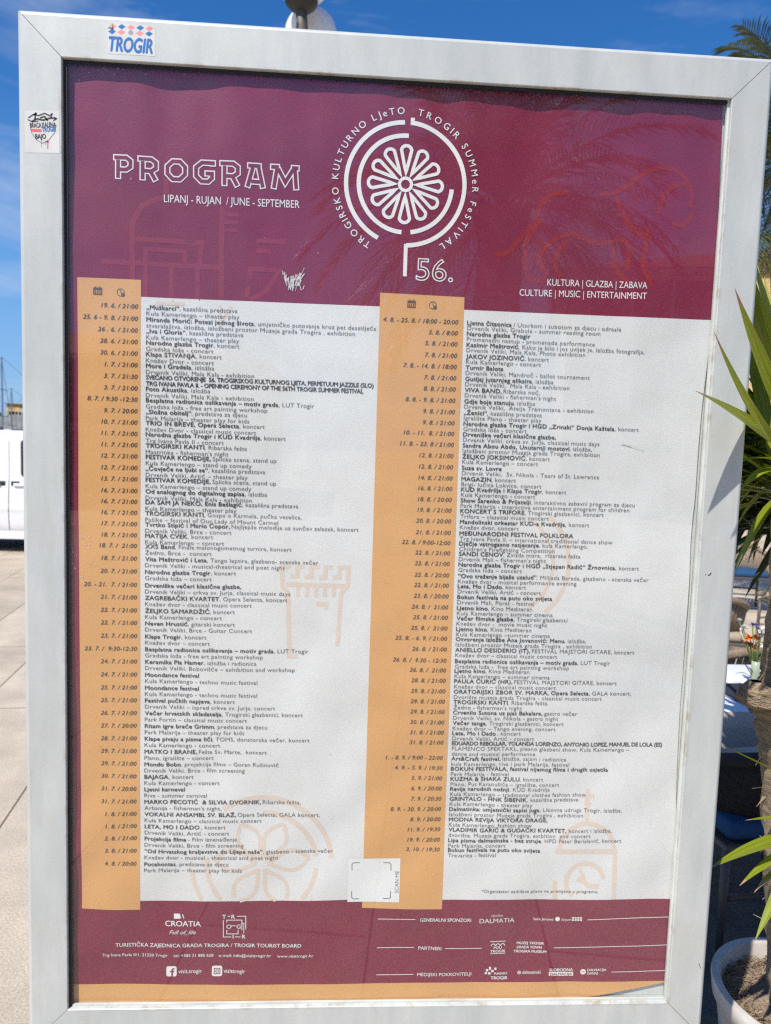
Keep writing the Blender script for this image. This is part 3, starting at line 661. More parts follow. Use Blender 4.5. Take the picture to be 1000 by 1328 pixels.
for pts, w_ in (([(762,1023),(760.4,1066)], .0085), ([(754,1031.6),(770.5,1032)], .0085), ([(757.5,1042),(766,1042.2)], .0075), ([(724,1102),(727.6,1089),(733,1080),(741,1073.6),(750,1068.5),(760,1066.4),(771,1068.5),(781.6,1073.6),(790,1081),(794.8,1091.6),(796,1102)], .0090), ([(719.5,1103),(800,1103.6)], .0090), ([(797,1106),(795,1165)], .0090), ([(719,1141),(719,1165)], .0085), ([(748,1138),(757,1142),(764,1148),(776,1148)], .0100), ([(751,1126),(757,1138)], .0070)): strokep('watermark', pts, w_)
cc = UV(757.6, 1142); stroke('watermark', arc(cc, UV(781.6, 1142)[0]-cc[0], 10, 232), .0088)
sect('panel_drawing')
strokep('watermark', [(200,398),(205,393),(240,394)], .006); sect('panel_drawing#2')
strokep('watermark', [(285,396),(286,420),(300,398)], .007)

# ---- footer
F_ = dict(off=.006)
sect('country_logo')
type_px('lettering', 'CROATIA', 214.5, 1200, .0104, 261, 1200.2, off=.012)
rectp('inset2' if False else 'lettering', 226, 1184, 233.5, 1190.5)
for x in (233, 237): strokep('lettering', [(x,1184.5),(x+2,1190)], .0016)
type_px('lettering', 'Full of_life', 220, 1210.3, .0075, 254.5, 1210.5, off=.002, shear=.35)
sect('maze_logo')
m0, m1 = 288, 320
for a, c in (('T', (288.5,1190)), ('R', (300.5,1190)), ('O', (294,1203)), ('G', (307,1203)), ('I', (302,1216)), ('R', (314,1216))): type_px('lettering', a, c[0], c[1], .0078, off=.014)
strokep('lettering', [(295.5,1187),(299,1187)], .0014); strokep('lettering', [(308,1187),(319,1187),(319,1204)], .0014); strokep('lettering', [(290,1192),(290,1214),(300,1214)], .0014); strokep('lettering', [(305,1214),(312,1214)], .0014)
strokep('lettering', [(294.5,1195),(294.5,1192),(314,1192),(314,1205)], .0014); strokep('lettering', [(294.5,1205),(294.5,1210),(309,1210),(309,1205)], .0014); strokep('lettering', [(300,1199.5),(306,1199.5)], .0014); strokep('lettering', [(314,1196),(316.5,1196),(316.5,1209)], .0012)
sect('address_lines')
type_px('lettering', 'TURISTIČKA ZAJEDNICA GRADA TROGIRA / TROGIR TOURIST BOARD', 150, 1227.6, .0072, 391, 1227, off=.010)
for s, a, c in (('Trg Ivana Pavla II/1, 21220 Trogir', 133, 218), ('tel: +385 21 885 628', 225.5, 277), ('e-mail: info@visittrogir.hr', 284, 352), ('www.visittrogir.hr', 359.5, 406.5)):
    type_px('lettering', s, a, 1240.2, .0056, c, 1239.8, off=.006)
def rounded(b, x0, y0, x1, y1, r=.004):
    a = UV(x0, y1); c = UV(x1, y0); P = []
    for cx, cy, t in ((c[0]-r, c[1]-r, 0), (a[0]+r, c[1]-r, 90), (a[0]+r, a[1]+r, 180), (c[0]-r, a[1]+r, 270)): P += arc((cx, cy), r, t, t+90, 4)
    poly(b, P)
sect('social_icon')
rounded('lettering', 216, 1252, 229.5, 1265.5)
strokep('inset', [(226.5,1255.5),(224.8,1255.5),(223.6,1257),(223.6,1265.2)], .0028); strokep('inset', [(221,1259),(226.3,1259)], .0026)
sect('social_icon#2')
rounded('lettering', 275, 1251.5, 288.5, 1265)
u, v = UV(281.8, 1258.3); s = .0054
stroke('inset', [(u-s,v-s),(u+s,v-s),(u+s,v+s),(u-s,v+s)], .0015, closed=True); stroke('inset', arc((u, v), .0026, 0, 350, 16), .0014, closed=True); disc('inset', (u+.0034, v+.0034), .0007)
sect('social_name')
type_px('lettering', 'visit.trogir', 231.8, 1261.2, .0078, 262.3, 1260.6, off=.006)
sect('social_name#2')
type_px('lettering', 'visittrogir', 290.3, 1260.6, .0078, 318.5, 1260.4, off=.006)
sect('footer_rules')
for pts in ([(490,1191.2),(538.5,1191.4)], [(761,1191),(866,1188)], [(489,1228.6),(537,1228.6)], [(577,1228.8),(624.5,1228.6)], [(718,1227.6),(866,1224.2)], [(488,1263.4),(536,1263)], [(792,1258.8),(864,1257.6)]):
    sect('footer_rule#%d' % (pts[0][0]+pts[0][1])); strokep('lettering', pts, .0013)
sect('sponsor_heading')
type_px('lettering', 'GENERALNI SPONZORI', 544.5, 1194.3, .0066, 610.5, 1194, off=.008)
sect('sponsor_heading#2')
type_px('lettering', 'PARTNERI', 542.5, 1231.2, .0066, 572, 1231, off=.006)
sect('sponsor_heading#3')
type_px('lettering', 'MEDIJSKI POKROVITELJI', 541, 1265.2, .0066, 611, 1264.2, off=.004)
sect('sponsor_logo')
type_px('lettering', 'CENTRAL', 636.5, 1188, .0040, 652.5, 1187.8); type_px('lettering', 'DALMATIA', 621.5, 1196, .0088, 667, 1195.4, off=-.004)
sect('sponsor_logo#2')
type_px('lettering', 'Saint Jerome', 691.5, 1193, .0052, 717, 1192.6, off=.01); disc('lettering', UV(722.5, 1190.5), .0046); type_px('lettering', 'Airport', 727, 1192.6, .0052, 740, 1192.4)
for i in range(2):
    for j in range(4): rectp('lettering', 741+3.4*j, 1187.6+2.8*i, 743.6+3.4*j, 1189.6+2.8*i)
sect('partner_logo')
for j in range(3):
    c = UV(639+6.2*j+.4, 1226); stroke('lettering', arc(c, .0042, 0, 180, 8), .0015)
strokep('lettering', [(635.6,1220.3),(655.3,1220.3)], .0015); strokep('lettering', [(635.6,1236),(655.3,1235.6)], .0013)
type_px('lettering', 'POU', 640, 1230, .0050, 650.5, 1229.8, off=.016); type_px('lettering', 'TROGIR', 635.6, 1234.6, .0050, 655.2, 1234.2, off=.016)
sect('partner_logo#2')
for s, y in (('MUZEJ TROGIR', 1224.2), ('GRADA TOWN', 1229.5), ('TROGIRA MUSEUM', 1234.8)): type_px('lettering', s, 670 if s[0] != 'T' else 666, y, .0050, 705 if s[0] == 'M' else (702 if s[0] == 'G' else 708), y-.4, off=.020)
sect('media_logo')
for x, y, w_, h_ in ((630,1256,3,3), (634,1253,2.6,4), (637,1257,3,3), (641,1254,2.6,3), (628.5,1260,3,2.6), (633,1260,3,3)): rectp('lettering', x, y, x+w_, y+h_)
type_px('lettering', 'RADIO', 641, 1263, .0042, 657.5, 1262.6, off=.02); type_px('lettering', 'TROGIR', 636, 1269.4, .0062, 657.8, 1268.8, off=.02)
sect('media_logo#2')
c = UV(673, 1260.4); stroke('lettering', arc(c, .0030, 0, 350, 14), .0012, closed=True); disc('lettering', c, .0013)
type_px('lettering', 'dalmatinski', 677, 1262, .0066, 701, 1261.2, off=.006, shear=.15)
sect('media_logo#3')
rectp('lettering', 711.3, 1259, 742.8, 1264.2); type_px('lettering', 'SLOBODNA', 711.6, 1258.2, .0056, 742.6, 1257.8, off=.022); type_px('inset', 'DALMACIJA', 713, 1263.6, .0052, 741.4, 1263.2, off=.014)
sect('media_logo#4')
c = UV(755.5, 1258.8); disc('lettering', c, .0058); stroke('inset', [(c[0]-.003, c[1]), (c[0]+.003, c[1])], .0013)
type_px('lettering', 'DALMACIJA', 761, 1257.8, .0048, 785.5, 1257.2, off=.014); type_px('lettering', 'DANAS', 761, 1262.2, .0048, 775, 1262, off=.014)
sect('small_print')
type_px('subtext', '*Organizator zadržava pravo na promjene u programu.', 624, 1157, .0062, 774.5, 1156.4, off=.0, shear=.15)
sect('scan_card')
# white card with corner brackets and SCAN ME
a = UV(450.5, 1169.5); c = UV(519.5, 1113)
patch('scan_card', [(a[0], c[1]), (a[0], a[1])], [(c[0], c[1]), (c[0], a[1])], mat('card_white', (.80, .80, .78), .45), 4, poster, 16, 14)
for x, y, dx, dy in ((456.5,1118,1,1), (507,1118.6,-1,1), (456,1165.5,1,-1), (506.5,1164.5,-1,-1)):
    sect('scan_card#%d%d' % (dx, dy)); strokep('cardmark', [(x+10*dx, y), (x+2*dx, y), (x, y+2*dy), (x, y+10*dy)], .0014)
sect('scan_card#t'); g = glyphs('SCAN ME', .0); o = UV(516.5, 1157); wd = UV(516.5, 1125)[1]-o[1]; put('cardmark', g, o, .0072, wd/(g[2]*.0082), math.pi/2)
sect('scuff_marks')
# scraped patch and flecks where the ink is gone
rs = random.Random(3)
def scrape(cx, cy, L, a, wd=.0012):
    u, v = UV(cx, cy); d = (math.cos(a), math.sin(a)); stroke('scuff', [(u-d[0]*L/2, v-d[1]*L/2), (u+d[0]*L*.1, v+d[1]*L*.1+.0006), (u+d[0]*L/2, v+d[1]*L/2)], wd)
for i in range(46):
    t = rs.random(); x = 368+26*t+rs.uniform(-2, 2); y = 372-22*abs(t-.45)*rs.random()-rs.uniform(-4, 12) if i < 26 else 372+rs.uniform(-12, 4)
    scrape(x if i < 26 else 380+rs.uniform(-7, 10), y, rs.uniform(.004, .017), R(92-50*(t-.3)+rs.uniform(-14, 14)), rs.uniform(.0006, .0021))
for i in range(70):
    x, y = (rs.uniform(85, 300), 88+abs(rs.gauss(0, 6))) if i < 26 else ((rs.uniform(85, 120), rs.uniform(690, 750)) if i < 46 else (rs.uniform(90, 900), rs.uniform(100, 1280)))
    disc('scuff', UV(x, y), rs.uniform(.0004, .0012), 6)
scrape(820, 580, .045, R(-14), .0009); scrape(812, 577, .02, R(-12), .0014)

BMAT = {'watermark': BEIGE, 'lettering': LETTER, 'inset': MAROON, 'text': INK, 'subtext': GREY, 'dates': DATEINK, 'card': mat('card_white', (.80, .80, .78), .45), 'cardmark': GREY, 'plum': PLUM, 'rust': RUST, 'scuff': mat('bare_paper', (.66, .62, .60), .7, var=.3, scale=200)}
BNAME = {'text': 'event_titles', 'subtext': 'event_details', 'dates': 'event_dates', 'cardmark': 'card_print'}
for (b_, sc_), (v, f) in BK.items():
    sc_ = sc_.split('#')[0]; nm = BNAME.get(b_, sc_) if sc_ in ('left', 'right') or b_ == 'cardmark' else sc_
    if b_ == 'inset': nm = sc_+'_inset'
    o = obj(nm, v, f, BMAT[b_], poster)
    if b_ == 'scuff': o['kind'] = 'stuff'

# ---------------------------------------------------------------- stickers on the frame
def FP(px, py, k=0): p = at_y(px, py, 0); return Vector((p.x, -.00025-.00015*k, p.z))
def fpoly(lst, name, m, parent, k):
    v = []; f = []
    for P in lst:
        n0 = len(v); v += [FP(x, y, k) for x, y in P]; f.append(tuple(range(n0, n0+len(P))))
    return obj(name, v, f, m, parent)
def ftype(s, x0, y0, x1, y1, cap, k, off=.03, shear=0.0):
    g = glyphs(s, off, 1.0, shear); a = FP(x0, y0, k); e = FP(x1, y1, k); d = e-a; ang = math.atan2(d.z, d.x); sx = d.length/(g[2]*cap); v = []
    for x, y, l_ in g[0]:
        X = x*sx*cap; Y = y*cap; v.append(Vector((a.x+X*math.cos(ang)-Y*math.sin(ang), a.y-l_*.00005, a.z+X*math.sin(ang)+Y*math.cos(ang))))
    return v, g[1]
SW = mat('sticker_vinyl', (.62, .61, .58), .4, var=.08, scale=30); SB = mat('sticker_blue', lin((20, 105, 175)), .4); SR = mat('sticker_pink', lin((235, 140, 140)), .4, var=.2, scale=60); SK = mat('sticker_black', (.03, .03, .035), .5)
st = fpoly([[(139.5,69.5),(201.5,73),(201,34.5),(146,29.5),(139.5,36)]], 'sticker', SW, case, 0); st['label'] = 'sticker with red and blue diamonds reading TROGIR'
red = []; blu = []
for i, x in enumerate((146, 158, 170, 182, 194)):
    y = 33.5+.06*(x-140); D = [(x-5,y),(x,y+3.6),(x+5,y),(x,y-3.2)]; (red if i % 2 == 0 else blu).append(D)
    y += 7; x -= .6; x2 = x+(0 if i else 0)
    D = [(x-5,y),(x,y+3.6),(x+5,y),(x,y-3.2)]
    if i != 2: (blu if i in (0, 4) else red).append(D)
fpoly(red, 'red_diamonds', SR, st, 1); fpoly(blu, 'blue_diamonds', SB, st, 1)
v, f = ftype('TROGIR', 141, 65.8, 198.5, 69.6, .0225, 1, .035, .18); obj('sticker_lettering', v, f, SB, st)
cpt = (169.5, 42.3); fpoly([[(cpt[0]+3.2*math.cos(t*.524), cpt[1]+3.2*math.sin(t*.524)) for t in range(12)]], 'round_mark', mat('sticker_grey', (.3,.3,.32), .5), st, 1)
MBc = MB(); a = FP(139.5, 36, 2); b_ = FP(146, 29.5, 2); c_ = FP(146.5, 36.5, 2); c_.y -= .002
obj('curled_corner', [a, b_, c_], [(0, 2, 1)], mat('sticker_back', (.40, .30, .26), .7), st)
s2 = fpoly([[(32.5,198),(77.5,198.6),(77,143.5),(32,143)]], 'sticker', SW, case, 0); s2['label'] = 'white sticker with an inked shield and dripping red ends'
shield = []
rs = random.Random(11)
def rib(pts, w_):
    out = []
    for (x0, y0), (x1, y1) in zip(pts, pts[1:]):
        d = math.hypot(x1-x0, y1-y0) or 1; nx, ny = -(y1-y0)/d*w_/2, (x1-x0)/d*w_/2
        out.append([(x0+nx, y0+ny), (x1+nx, y1+ny), (x1-nx, y1-ny), (x0-nx, y0-ny)])
    return out
for pts, w_ in (([(37,153),(44,148),(50,150),(58,147),(64,150)], 1.8), ([(41,158),(48,154),(56,156),(66,153),(73,154)], 2.4), ([(44,150),(47,146),(45,155)], 2.0), ([(64,151),(68,147),(66,153)], 1.6), ([(36,155),(42,158),(50,157)], 1.4), ([(52,153),(58,151),(62,157)], 2.2), ([(70,152),(74,154),(69,157)], 1.3), ([(39,162),(41,172),(47,181),(55,186),(64,181),(71,172),(73,162)], .7)): shield += rib(pts, w_)
fpoly(shield, 'inked_shield', SK, s2, 1)
V = []; Fc = []
for s, x0, x1, y, cap in (('BRACA', 39, 54, 165.5, .0075), ('KALENA', 55, 73, 165, .0075), ('BAJO', 46, 60, 180, .0075)):
    v, f = ftype(s, x0, y, x1, y-.2, cap, 2, .03); n0 = len(V); V += v; Fc += [tuple(i+n0 for i in q_) for q_ in f]
obj('inked_lettering', V, Fc, SK, s2)
v, f = ftype('TROGIR', 55, 171.5, 73, 170, .0078, 2, .03); obj('blue_lettering', v, f, SB, s2)
fpoly([[(39,167),(54,167.5),(54,171.5),(42,171)]] + rib([(62,183),(62,193)], 1.4) + rib([(59,184),(59,188)], .9) + rib([(54,183),(53.6,191)], .6) + rib([(60,184),(64,184)], 1.6), 'red_ink', mat('sticker_red', lin((214, 92, 88)), .5), s2, 1)

fpoly(rib([(914.8,745),(915.6,745.4)], 1.6)+rib([(918.2,745.6),(919.6,746.4),(922.6,742.8)], 1.3), 'scratch_mark', SK, case, 0)
fpoly(rib([(906,1249),(909,1256)], .7), 'scratch_mark', SK, case, 0)

# ---------------------------------------------------------------- van
VW = mat('white_car_paint', (.78, .78, .78), .22, var=.02, scale=2, spec=.6); DKG = mat('dark_glass', (.015, .02, .028), .05, spec=.9); BLK = mat('black_plastic', (.02, .02, .022), .5); STEEL = mat('wheel_alloy', (.45, .45, .46), .3, metal=.8)
pv = at_z(20, 716, 0); yv = pv.y
van = thing('parked_van', 'white van parked side on across the paving beside the case', 'van', (0, yv, 0), R(.6))
def vx(px, py=620): return at_y(px, py, yv).x
seam = vx(14); ox = seam
# body profile in x (front at left), z
prof = [(-1.95,.30),(-2.0,.55),(-1.97,.80),(-1.85,.92),(-1.15,1.08),(-.72,1.55),(-.55,1.68),(-.2,1.755),(.4,1.785),(1.9,1.77),(2.22,1.72),(2.33,1.5),(2.40,.95),(2.42,.45),(2.38,.28)]
def van_shell():
    bm = bmesh.new(); n = len(prof)
    A = [bm.verts.new((ox+x, 0, z)) for x, z in prof]; B = [bm.verts.new((ox+x, 1.78, z)) for x, z in prof]
    for i in range(n): bm.faces.new((A[i], A[(i+1) % n], B[(i+1) % n], B[i]))
    fa = bm.faces.new(A[::-1]); fb = bm.faces.new(B)
    bmesh.ops.recalc_face_normals(bm, faces=bm.faces)
    bmesh.ops.bevel(bm, geom=list(set(fa.edges) | set(fb.edges)), offset=.055, segments=4, affect='EDGES', profile=.5)
    me = bpy.data.meshes.new('body'); bm.to_mesh(me); bm.free(); me.materials.append(VW)
    for p in me.polygons: p.use_smooth = True
    me.set_sharp_from_angle(angle=R(35))
    o = bpy.data.objects.new('body', me); COL.objects.link(o); o.parent = van
    return o
vb_ = van_shell()
def side_y(z): return 0.0
def side_panel(name, pts, m, off, parent=van):
    v = [(x, side_y(z)-off, z) for x, z in pts]+[(x, side_y(z)+.02, z) for x, z in pts]; n = len(pts)
    return obj(name, v, [tuple(range(n))] + [(i, n+i, n+(i+1) % n, (i+1) % n) for i in range(n)], m, parent)
def rr(x0, z0, x1, z1, r=.05):
    P = []
    for cx, cz, t in ((x1-r, z1-r, 0), (x0+r, z1-r, 90), (x0+r, z0+r, 180), (x1-r, z0+r, 270)): P += arc((cx, cz), r, t, t+90, 5)
    return P[::-1]
wx = vx(29)
side_panel('window', rr(wx, 1.125, wx+.85, 1.665), DKG, .004); side_panel('window', rr(wx+1.0, 1.125, wx+1.55, 1.64), DKG, .004)
side_panel('window', [(ox-.92,1.13),(ox-.22,1.13),(ox-.22,1.62),(ox-.42,1.60),(ox-.60,1.48)][::-1], DKG, .004)
def bulge(z): t = max(0.0, min(1.0, (z-.33)/.78)); return .003+.034*math.sin(math.pi*t**.8)**.7+(.006 if .62 < z < .70 else 0)
v = []; f = []; zs = [.33, .36, .42, .50, .56, .61, .635, .68, .705, .74, .80, .88, .96, 1.04, 1.09, 1.11]; xs = [ox-.98, ox-.006, ox+.006, ox+1.17, ox+1.19, ox+2.2]
for z in zs: v += [(x, -bulge(z), z) for x in xs]
for i in range(len(zs)-1):
    for j in (0, 2, 4): q_ = i*6+j; f.append((q_, q_+1, q_+7, q_+6))
o_ = obj('door_skin', v, f, VW, van, True)
SEAMM = mat('panel_gap', (.22, .22, .22), .6)
for x in (ox, ox+1.18, ox-1.02):
    b = MB()
    for i in range(12):
        z0, z1 = .32+i*.11, .32+(i+1)*.11
        b.add([(x-.004, side_y(z0)-.0015, z0), (x+.004, side_y(z0)-.0015, z0), (x+.004, side_y(z1)-.0015, z1), (x-.004, side_y(z1)-.0015, z1)], [(0,1,2,3)])
    b.build('panel_gap', SEAMM, van)
MB().rbox((ox+.07, -.048, .985), (ox+.27, -.012, 1.03), .010).build('door_handle', VW, van); MB().rbox((ox+.03, -.030, .99), (ox+.15, -.002, 1.06), .012).build('handle_recess', BLK, van)
MB().rbox((ox-.27, -.048, .985), (ox-.12, -.012, 1.03), .010).build('door_handle', VW, van); MB().rbox((ox-.16, -.030, .99), (ox-.05, -.002, 1.06), .012).build('handle_recess', BLK, van)
MB().rbox((ox-1.0, -.008, .20), (ox+1.35, .06, .32), .008).build('sill', VW, van)
MB().rbox((ox-.5, .17, 1.765), (ox+2.0, .20, 1.80), .008).build('roof_rail', VW, van)
MB().box((ox-1.8, .25, .16), (ox+2.2, 1.55, .30)).build('underbody', BLK, van)
for x in (-1.38, 1.62):
    for y, dy in ((.0, -1), (1.78, 1)):
        MB().tube([(ox+x, y+dy*.001, .33), (ox+x, y-dy*.24, .33)], .365, 28).build('wheel_arch', BLK, van)
        tyre = MB().tube([(ox+x, y+dy*.012, .315), (ox+x, y-dy*.02, .315), (ox+x, y-dy*.18, .315)], [.28, .315, .315], 28).build('wheel', mat('tyre_rubber', (.025,.025,.025), .8), van)
        MB().tube([(ox+x, y+dy*.020, .315), (ox+x, y+dy*.005, .315)], [.17, .205], 24).build('rim', STEEL, tyre)
MB().rbox((ox-1.99, -.004, .74), (ox-1.70, .22, .92), .03).build('headlight', mat('lamp_lens', (.7,.72,.74), .1), van)
MB().rbox((ox+2.28, -.004, .80), (ox+2.43, .12, 1.25), .03).build('tail_light', mat('red_lens', (.4,.02,.02), .2), van)
MB().rbox((ox-.86, -.20, 1.08), (ox-.74, -.002, 1.27), .03).build('wing_mirror', BLK, van)

# ---------------------------------------------------------------- harbour behind the van: boats, stone wall, far houses
HW = mat('boat_hull', (.72, .73, .72), .3); ALU = mat('mast_metal', (.22, .24, .27), .45, metal=.3); SAILC = mat('sail_cover', (.02, .025, .06), .7)
RIG = mat('rigging_wire', (.10, .10, .11), .5)
def boat(px, y, mast_top_py, hull, boomdir, label, canvas):
    p = at_y(px, 560, y); X = p.x; top = at_y(px, mast_top_py, y).z
    t = thing('sailboat', label, 'sailboat', (X, y, 0), 0, 'sailboats moored along the quay')
    v = []; f = []; n = 14
    for i in range(n+1):
        q = i/n; x = -hull/2+hull*q; bw = hull*.15*math.sin(math.pi*min(1, .35+.65*(1-q)))**.8*(1 if q < .98 else .02) if q > .3 else hull*.15*(.8+.2*q/.3)
        bw = max(.02, bw); sh = 1.0+.35*q*q
        v += [(x, -bw, sh), (x, -bw*.75, .35), (x, 0, -.1), (x, bw*.75, .35), (x, bw, sh)]
    for i in range(n):
        for j in range(5): f.append((5*i+j, 5*i+(j+1) % 5, 5*i+5+(j+1) % 5, 5*i+5+j))
    f += [(0,1,2,3,4)[::-1], tuple(5*n+j for j in range(5))]
    h = obj('hull', v, f, HW, t, True); h.data.set_sharp_from_angle(angle=R(40))
    MB().rbox((-hull*.2, -hull*.08, 1.0), (hull*.18, hull*.08, 1.55), .08).build('cabin', HW, t)
    MB().tube([(0,0,1.0), (0,0,top)], [.065, .04], 8).build('mast', ALU, t)
    MB().tube([(0,0,2.1), (-boomdir*hull*.42,0,2.25)], .16, 8).build('boom', canvas, t)
    for z, w_ in ((top*.45, .8), (top*.7, .6)): MB().tube([(0,-w_,z), (0,w_,z)], .025, 6).build('spreader', ALU, t)
    b = MB(); b.tube([(0,0,top), (hull/2,0,1.3)], .012, 5); b.tube([(0,0,top), (-hull/2,0,1.1)], .012, 5)
    for s_ in (-1, 1): b.tube([(0,0,top*.97), (0, s_*hull*.14, 1.05)], .012, 5)
    b.build('rigging', RIG, t); return t
boat(3.5, 44, 463, 12, 1, 'sailboat with the tallest dark mast, leftmost behind the van', SAILC)
boat(15.5, 62, 503, 11, -1, 'sailboat with a short thin mast right of the tallest mast', SAILC)
boat(33, 70, 514, 10, 1, 'distant sailboat whose mast shows close to the case frame', mat('white_cover', (.6,.6,.6), .7))
sw = mat('rough_stone', (.30, .285, .26), .85, var=.4, scale=1.4, bump=.8, bscale=2)
b = MB(); y = 95; x0 = at_y(-260, 560, y).x; x1 = at_y(240, 560, y).x
for i in range(24):
    a_ = x0+(x1-x0)*i/24; c_ = x0+(x1-x0)*(i+1)/24; b.box((a_, y, 0), (c_-.001, y+2, 4.2+.5*((i*7) % 3)/2))
tag(b.build('sea_wall', sw), 'rough grey stone sea wall behind the boats', 'wall')
def house(name, label, x0, x1, y, dep, h, wallm, roofm, rows, cols, roof_h=1.6, yaw=0, shut=None, group=None, hip=True, ws=1.0):
    t = thing(name, label, 'building', (x0, y, 0), yaw, group); w_ = x1-x0
    MB().box((0,0,0), (w_, dep, h)).build('wall', wallm, t)
    e = .45
    b = MB(); r_ = min(dep, w_)/2
    b.add([(-e,-e,h+.12),(w_+e,-e,h+.12),(w_+e,dep+e,h+.12),(-e,dep+e,h+.12),(r_,dep/2,h+.12+roof_h),(w_-r_,dep/2,h+.12+roof_h)], [(0,1,5,4),(1,2,5),(2,3,4,5),(3,0,4),(3,2,1,0)])
    b.build('roof', roofm, t); MB().box((-.3,-.3,h+.002), (w_+.3, dep+.3, h+.118)).build('cornice', mat('stone_trim', (.55,.52,.46), .7), t)
    sh = shut or mat('green_shutter', (.05,.10,.07), .6)
    for r in range(rows):
        for c in range(cols):
            cx = w_*(c+.5)/cols; cz = h*(r+.55)/rows; ww, wh = .55*ws, .85*ws
            fr = MB().box((cx-ww-.12, -.05, cz-wh-.12), (cx+ww+.12, .02, cz+wh+.12)).build('window', mat('stone_trim', (.55,.52,.46), .7), t)
            MB().box((cx-ww, -.06, cz-wh), (cx+ww, -.045, cz+wh)).build('pane', DKG, fr)
            for s_ in (-1, 1): MB().box((cx+s_*(ww+.38)-.26, -.09, cz-wh), (cx+s_*(ww+.38)+.26, -.055, cz+wh)).build('shutter', sh, fr)
    return t
OCW = mat('ochre_render', (.62, .40, .17), .85, var=.12, scale=.8, bump=.1, bscale=8); TILE = mat('clay_tile', (.36, .15, .08), .8, var=.3, scale=3, bump=.5, bscale=6); PALE = mat('pale_render', (.56, .49, .38), .85, var=.15, scale=.7)
y = 150
house('far_house', 'small ochre house beyond the sea wall behind the masts', at_y(9, 560, y).x, at_y(26.5, 560, y).x, y, 8, at_y(15, 524.0, y).z, mat('far_ochre', (.72, .43, .13), .85), mat('far_ochre', (.72, .43, .13), .85), 2, 2, .3, ws=.45, shut=OCW)
house('far_house', 'small grey house beyond the sea wall beside the ochre one', at_y(27, 560, y).x, at_y(52, 560, y).x, y, 8, at_y(40, 526, y).z, PALE, PALE, 2, 3, .3, ws=.5, shut=PALE)

# ---------------------------------------------------------------- ochre building at the right, behind the plants
yb = 21.0
pl = at_y(972, 360, yb); hb = at_y(985, 336, yb).z
house('ochre_building', 'tall ochre building with green shutters rising behind the spiky plant', pl.x, pl.x+17, yb, 10, hb, OCW, OCW, 3, 4, .25, R(-7))

# ---------------------------------------------------------------- street lamp
yl = 5.2
IRON = mat('black_iron', (.025, .024, .022), .45, var=.3, scale=40); GLOBE = mat('opal_globe', (.80, .80, .79), .18, var=.02, scale=4); BRNZ = mat('weathered_iron', (.10, .085, .06), .55, var=.4, scale=30)
pc = at_y(391.5, 20, yl)
lamp = thing('street_lamp', 'black iron street lamp with white globes rising behind the case', 'street lamp', (pc.x, yl, 0))
zc = at_y(391, 4, yl).z                                     # underside of the front cup
Lm = lambda px, py, y: at_y(px, py, y) - Vector((pc.x, yl, 0))
MB().lathe([(.24,0),(.24,.10),(.19,.16),(.17,.7),(.12,.78),(.10,.9),(.075,1.0),(.060,2.6),(.075,2.63),(.055,2.7),(.045,zc-.05)], n=20).build('pole', IRON, lamp, True)
b = MB(); b.tube([(.012,0,zc-1.2), (.010,-.005,zc-.6), (.006,0,zc-.2), (-.012,0,zc+.01)], .050, 10); b.build('stem', BRNZ, lamp, True)
g0 = Lm(392, -26, yl); gr = .265; g0.z = zc+gr-.01
b = MB(); b.lathe([(.045,-.075),(.085,-.055),(.125,-.02),(.140,.005),(.140,.045),(.12,.055)], (g0.x-.004, 0, zc), 24); b.build('cup', IRON, lamp, True)
MB().sphere((g0.x, 0, g0.z), gr).build('globe', GLOBE, lamp, True)
for px, py, yy in ((403.5, 47, yl+.45), (300, 68, yl), (480, 74, yl)):
    p = Lm(px, py, yy)
    if px == 403.5:
        MB().sphere(tuple(p), .240).build('globe', GLOBE, lamp, True)
        MB().lathe([(.04,-.05),(.09,-.02),(.12,.03),(.11,.05)], (p.x, p.y, p.z-.26), 20).build('cup', IRON, lamp, True)
        MB().tube([(0, 0, zc-1.3), (p.x*.5, p.y*.6, p.z-.75), (p.x, p.y, p.z-.5), (p.x, p.y, p.z-.24)], .025, 8).build('arm', IRON, lamp, True)

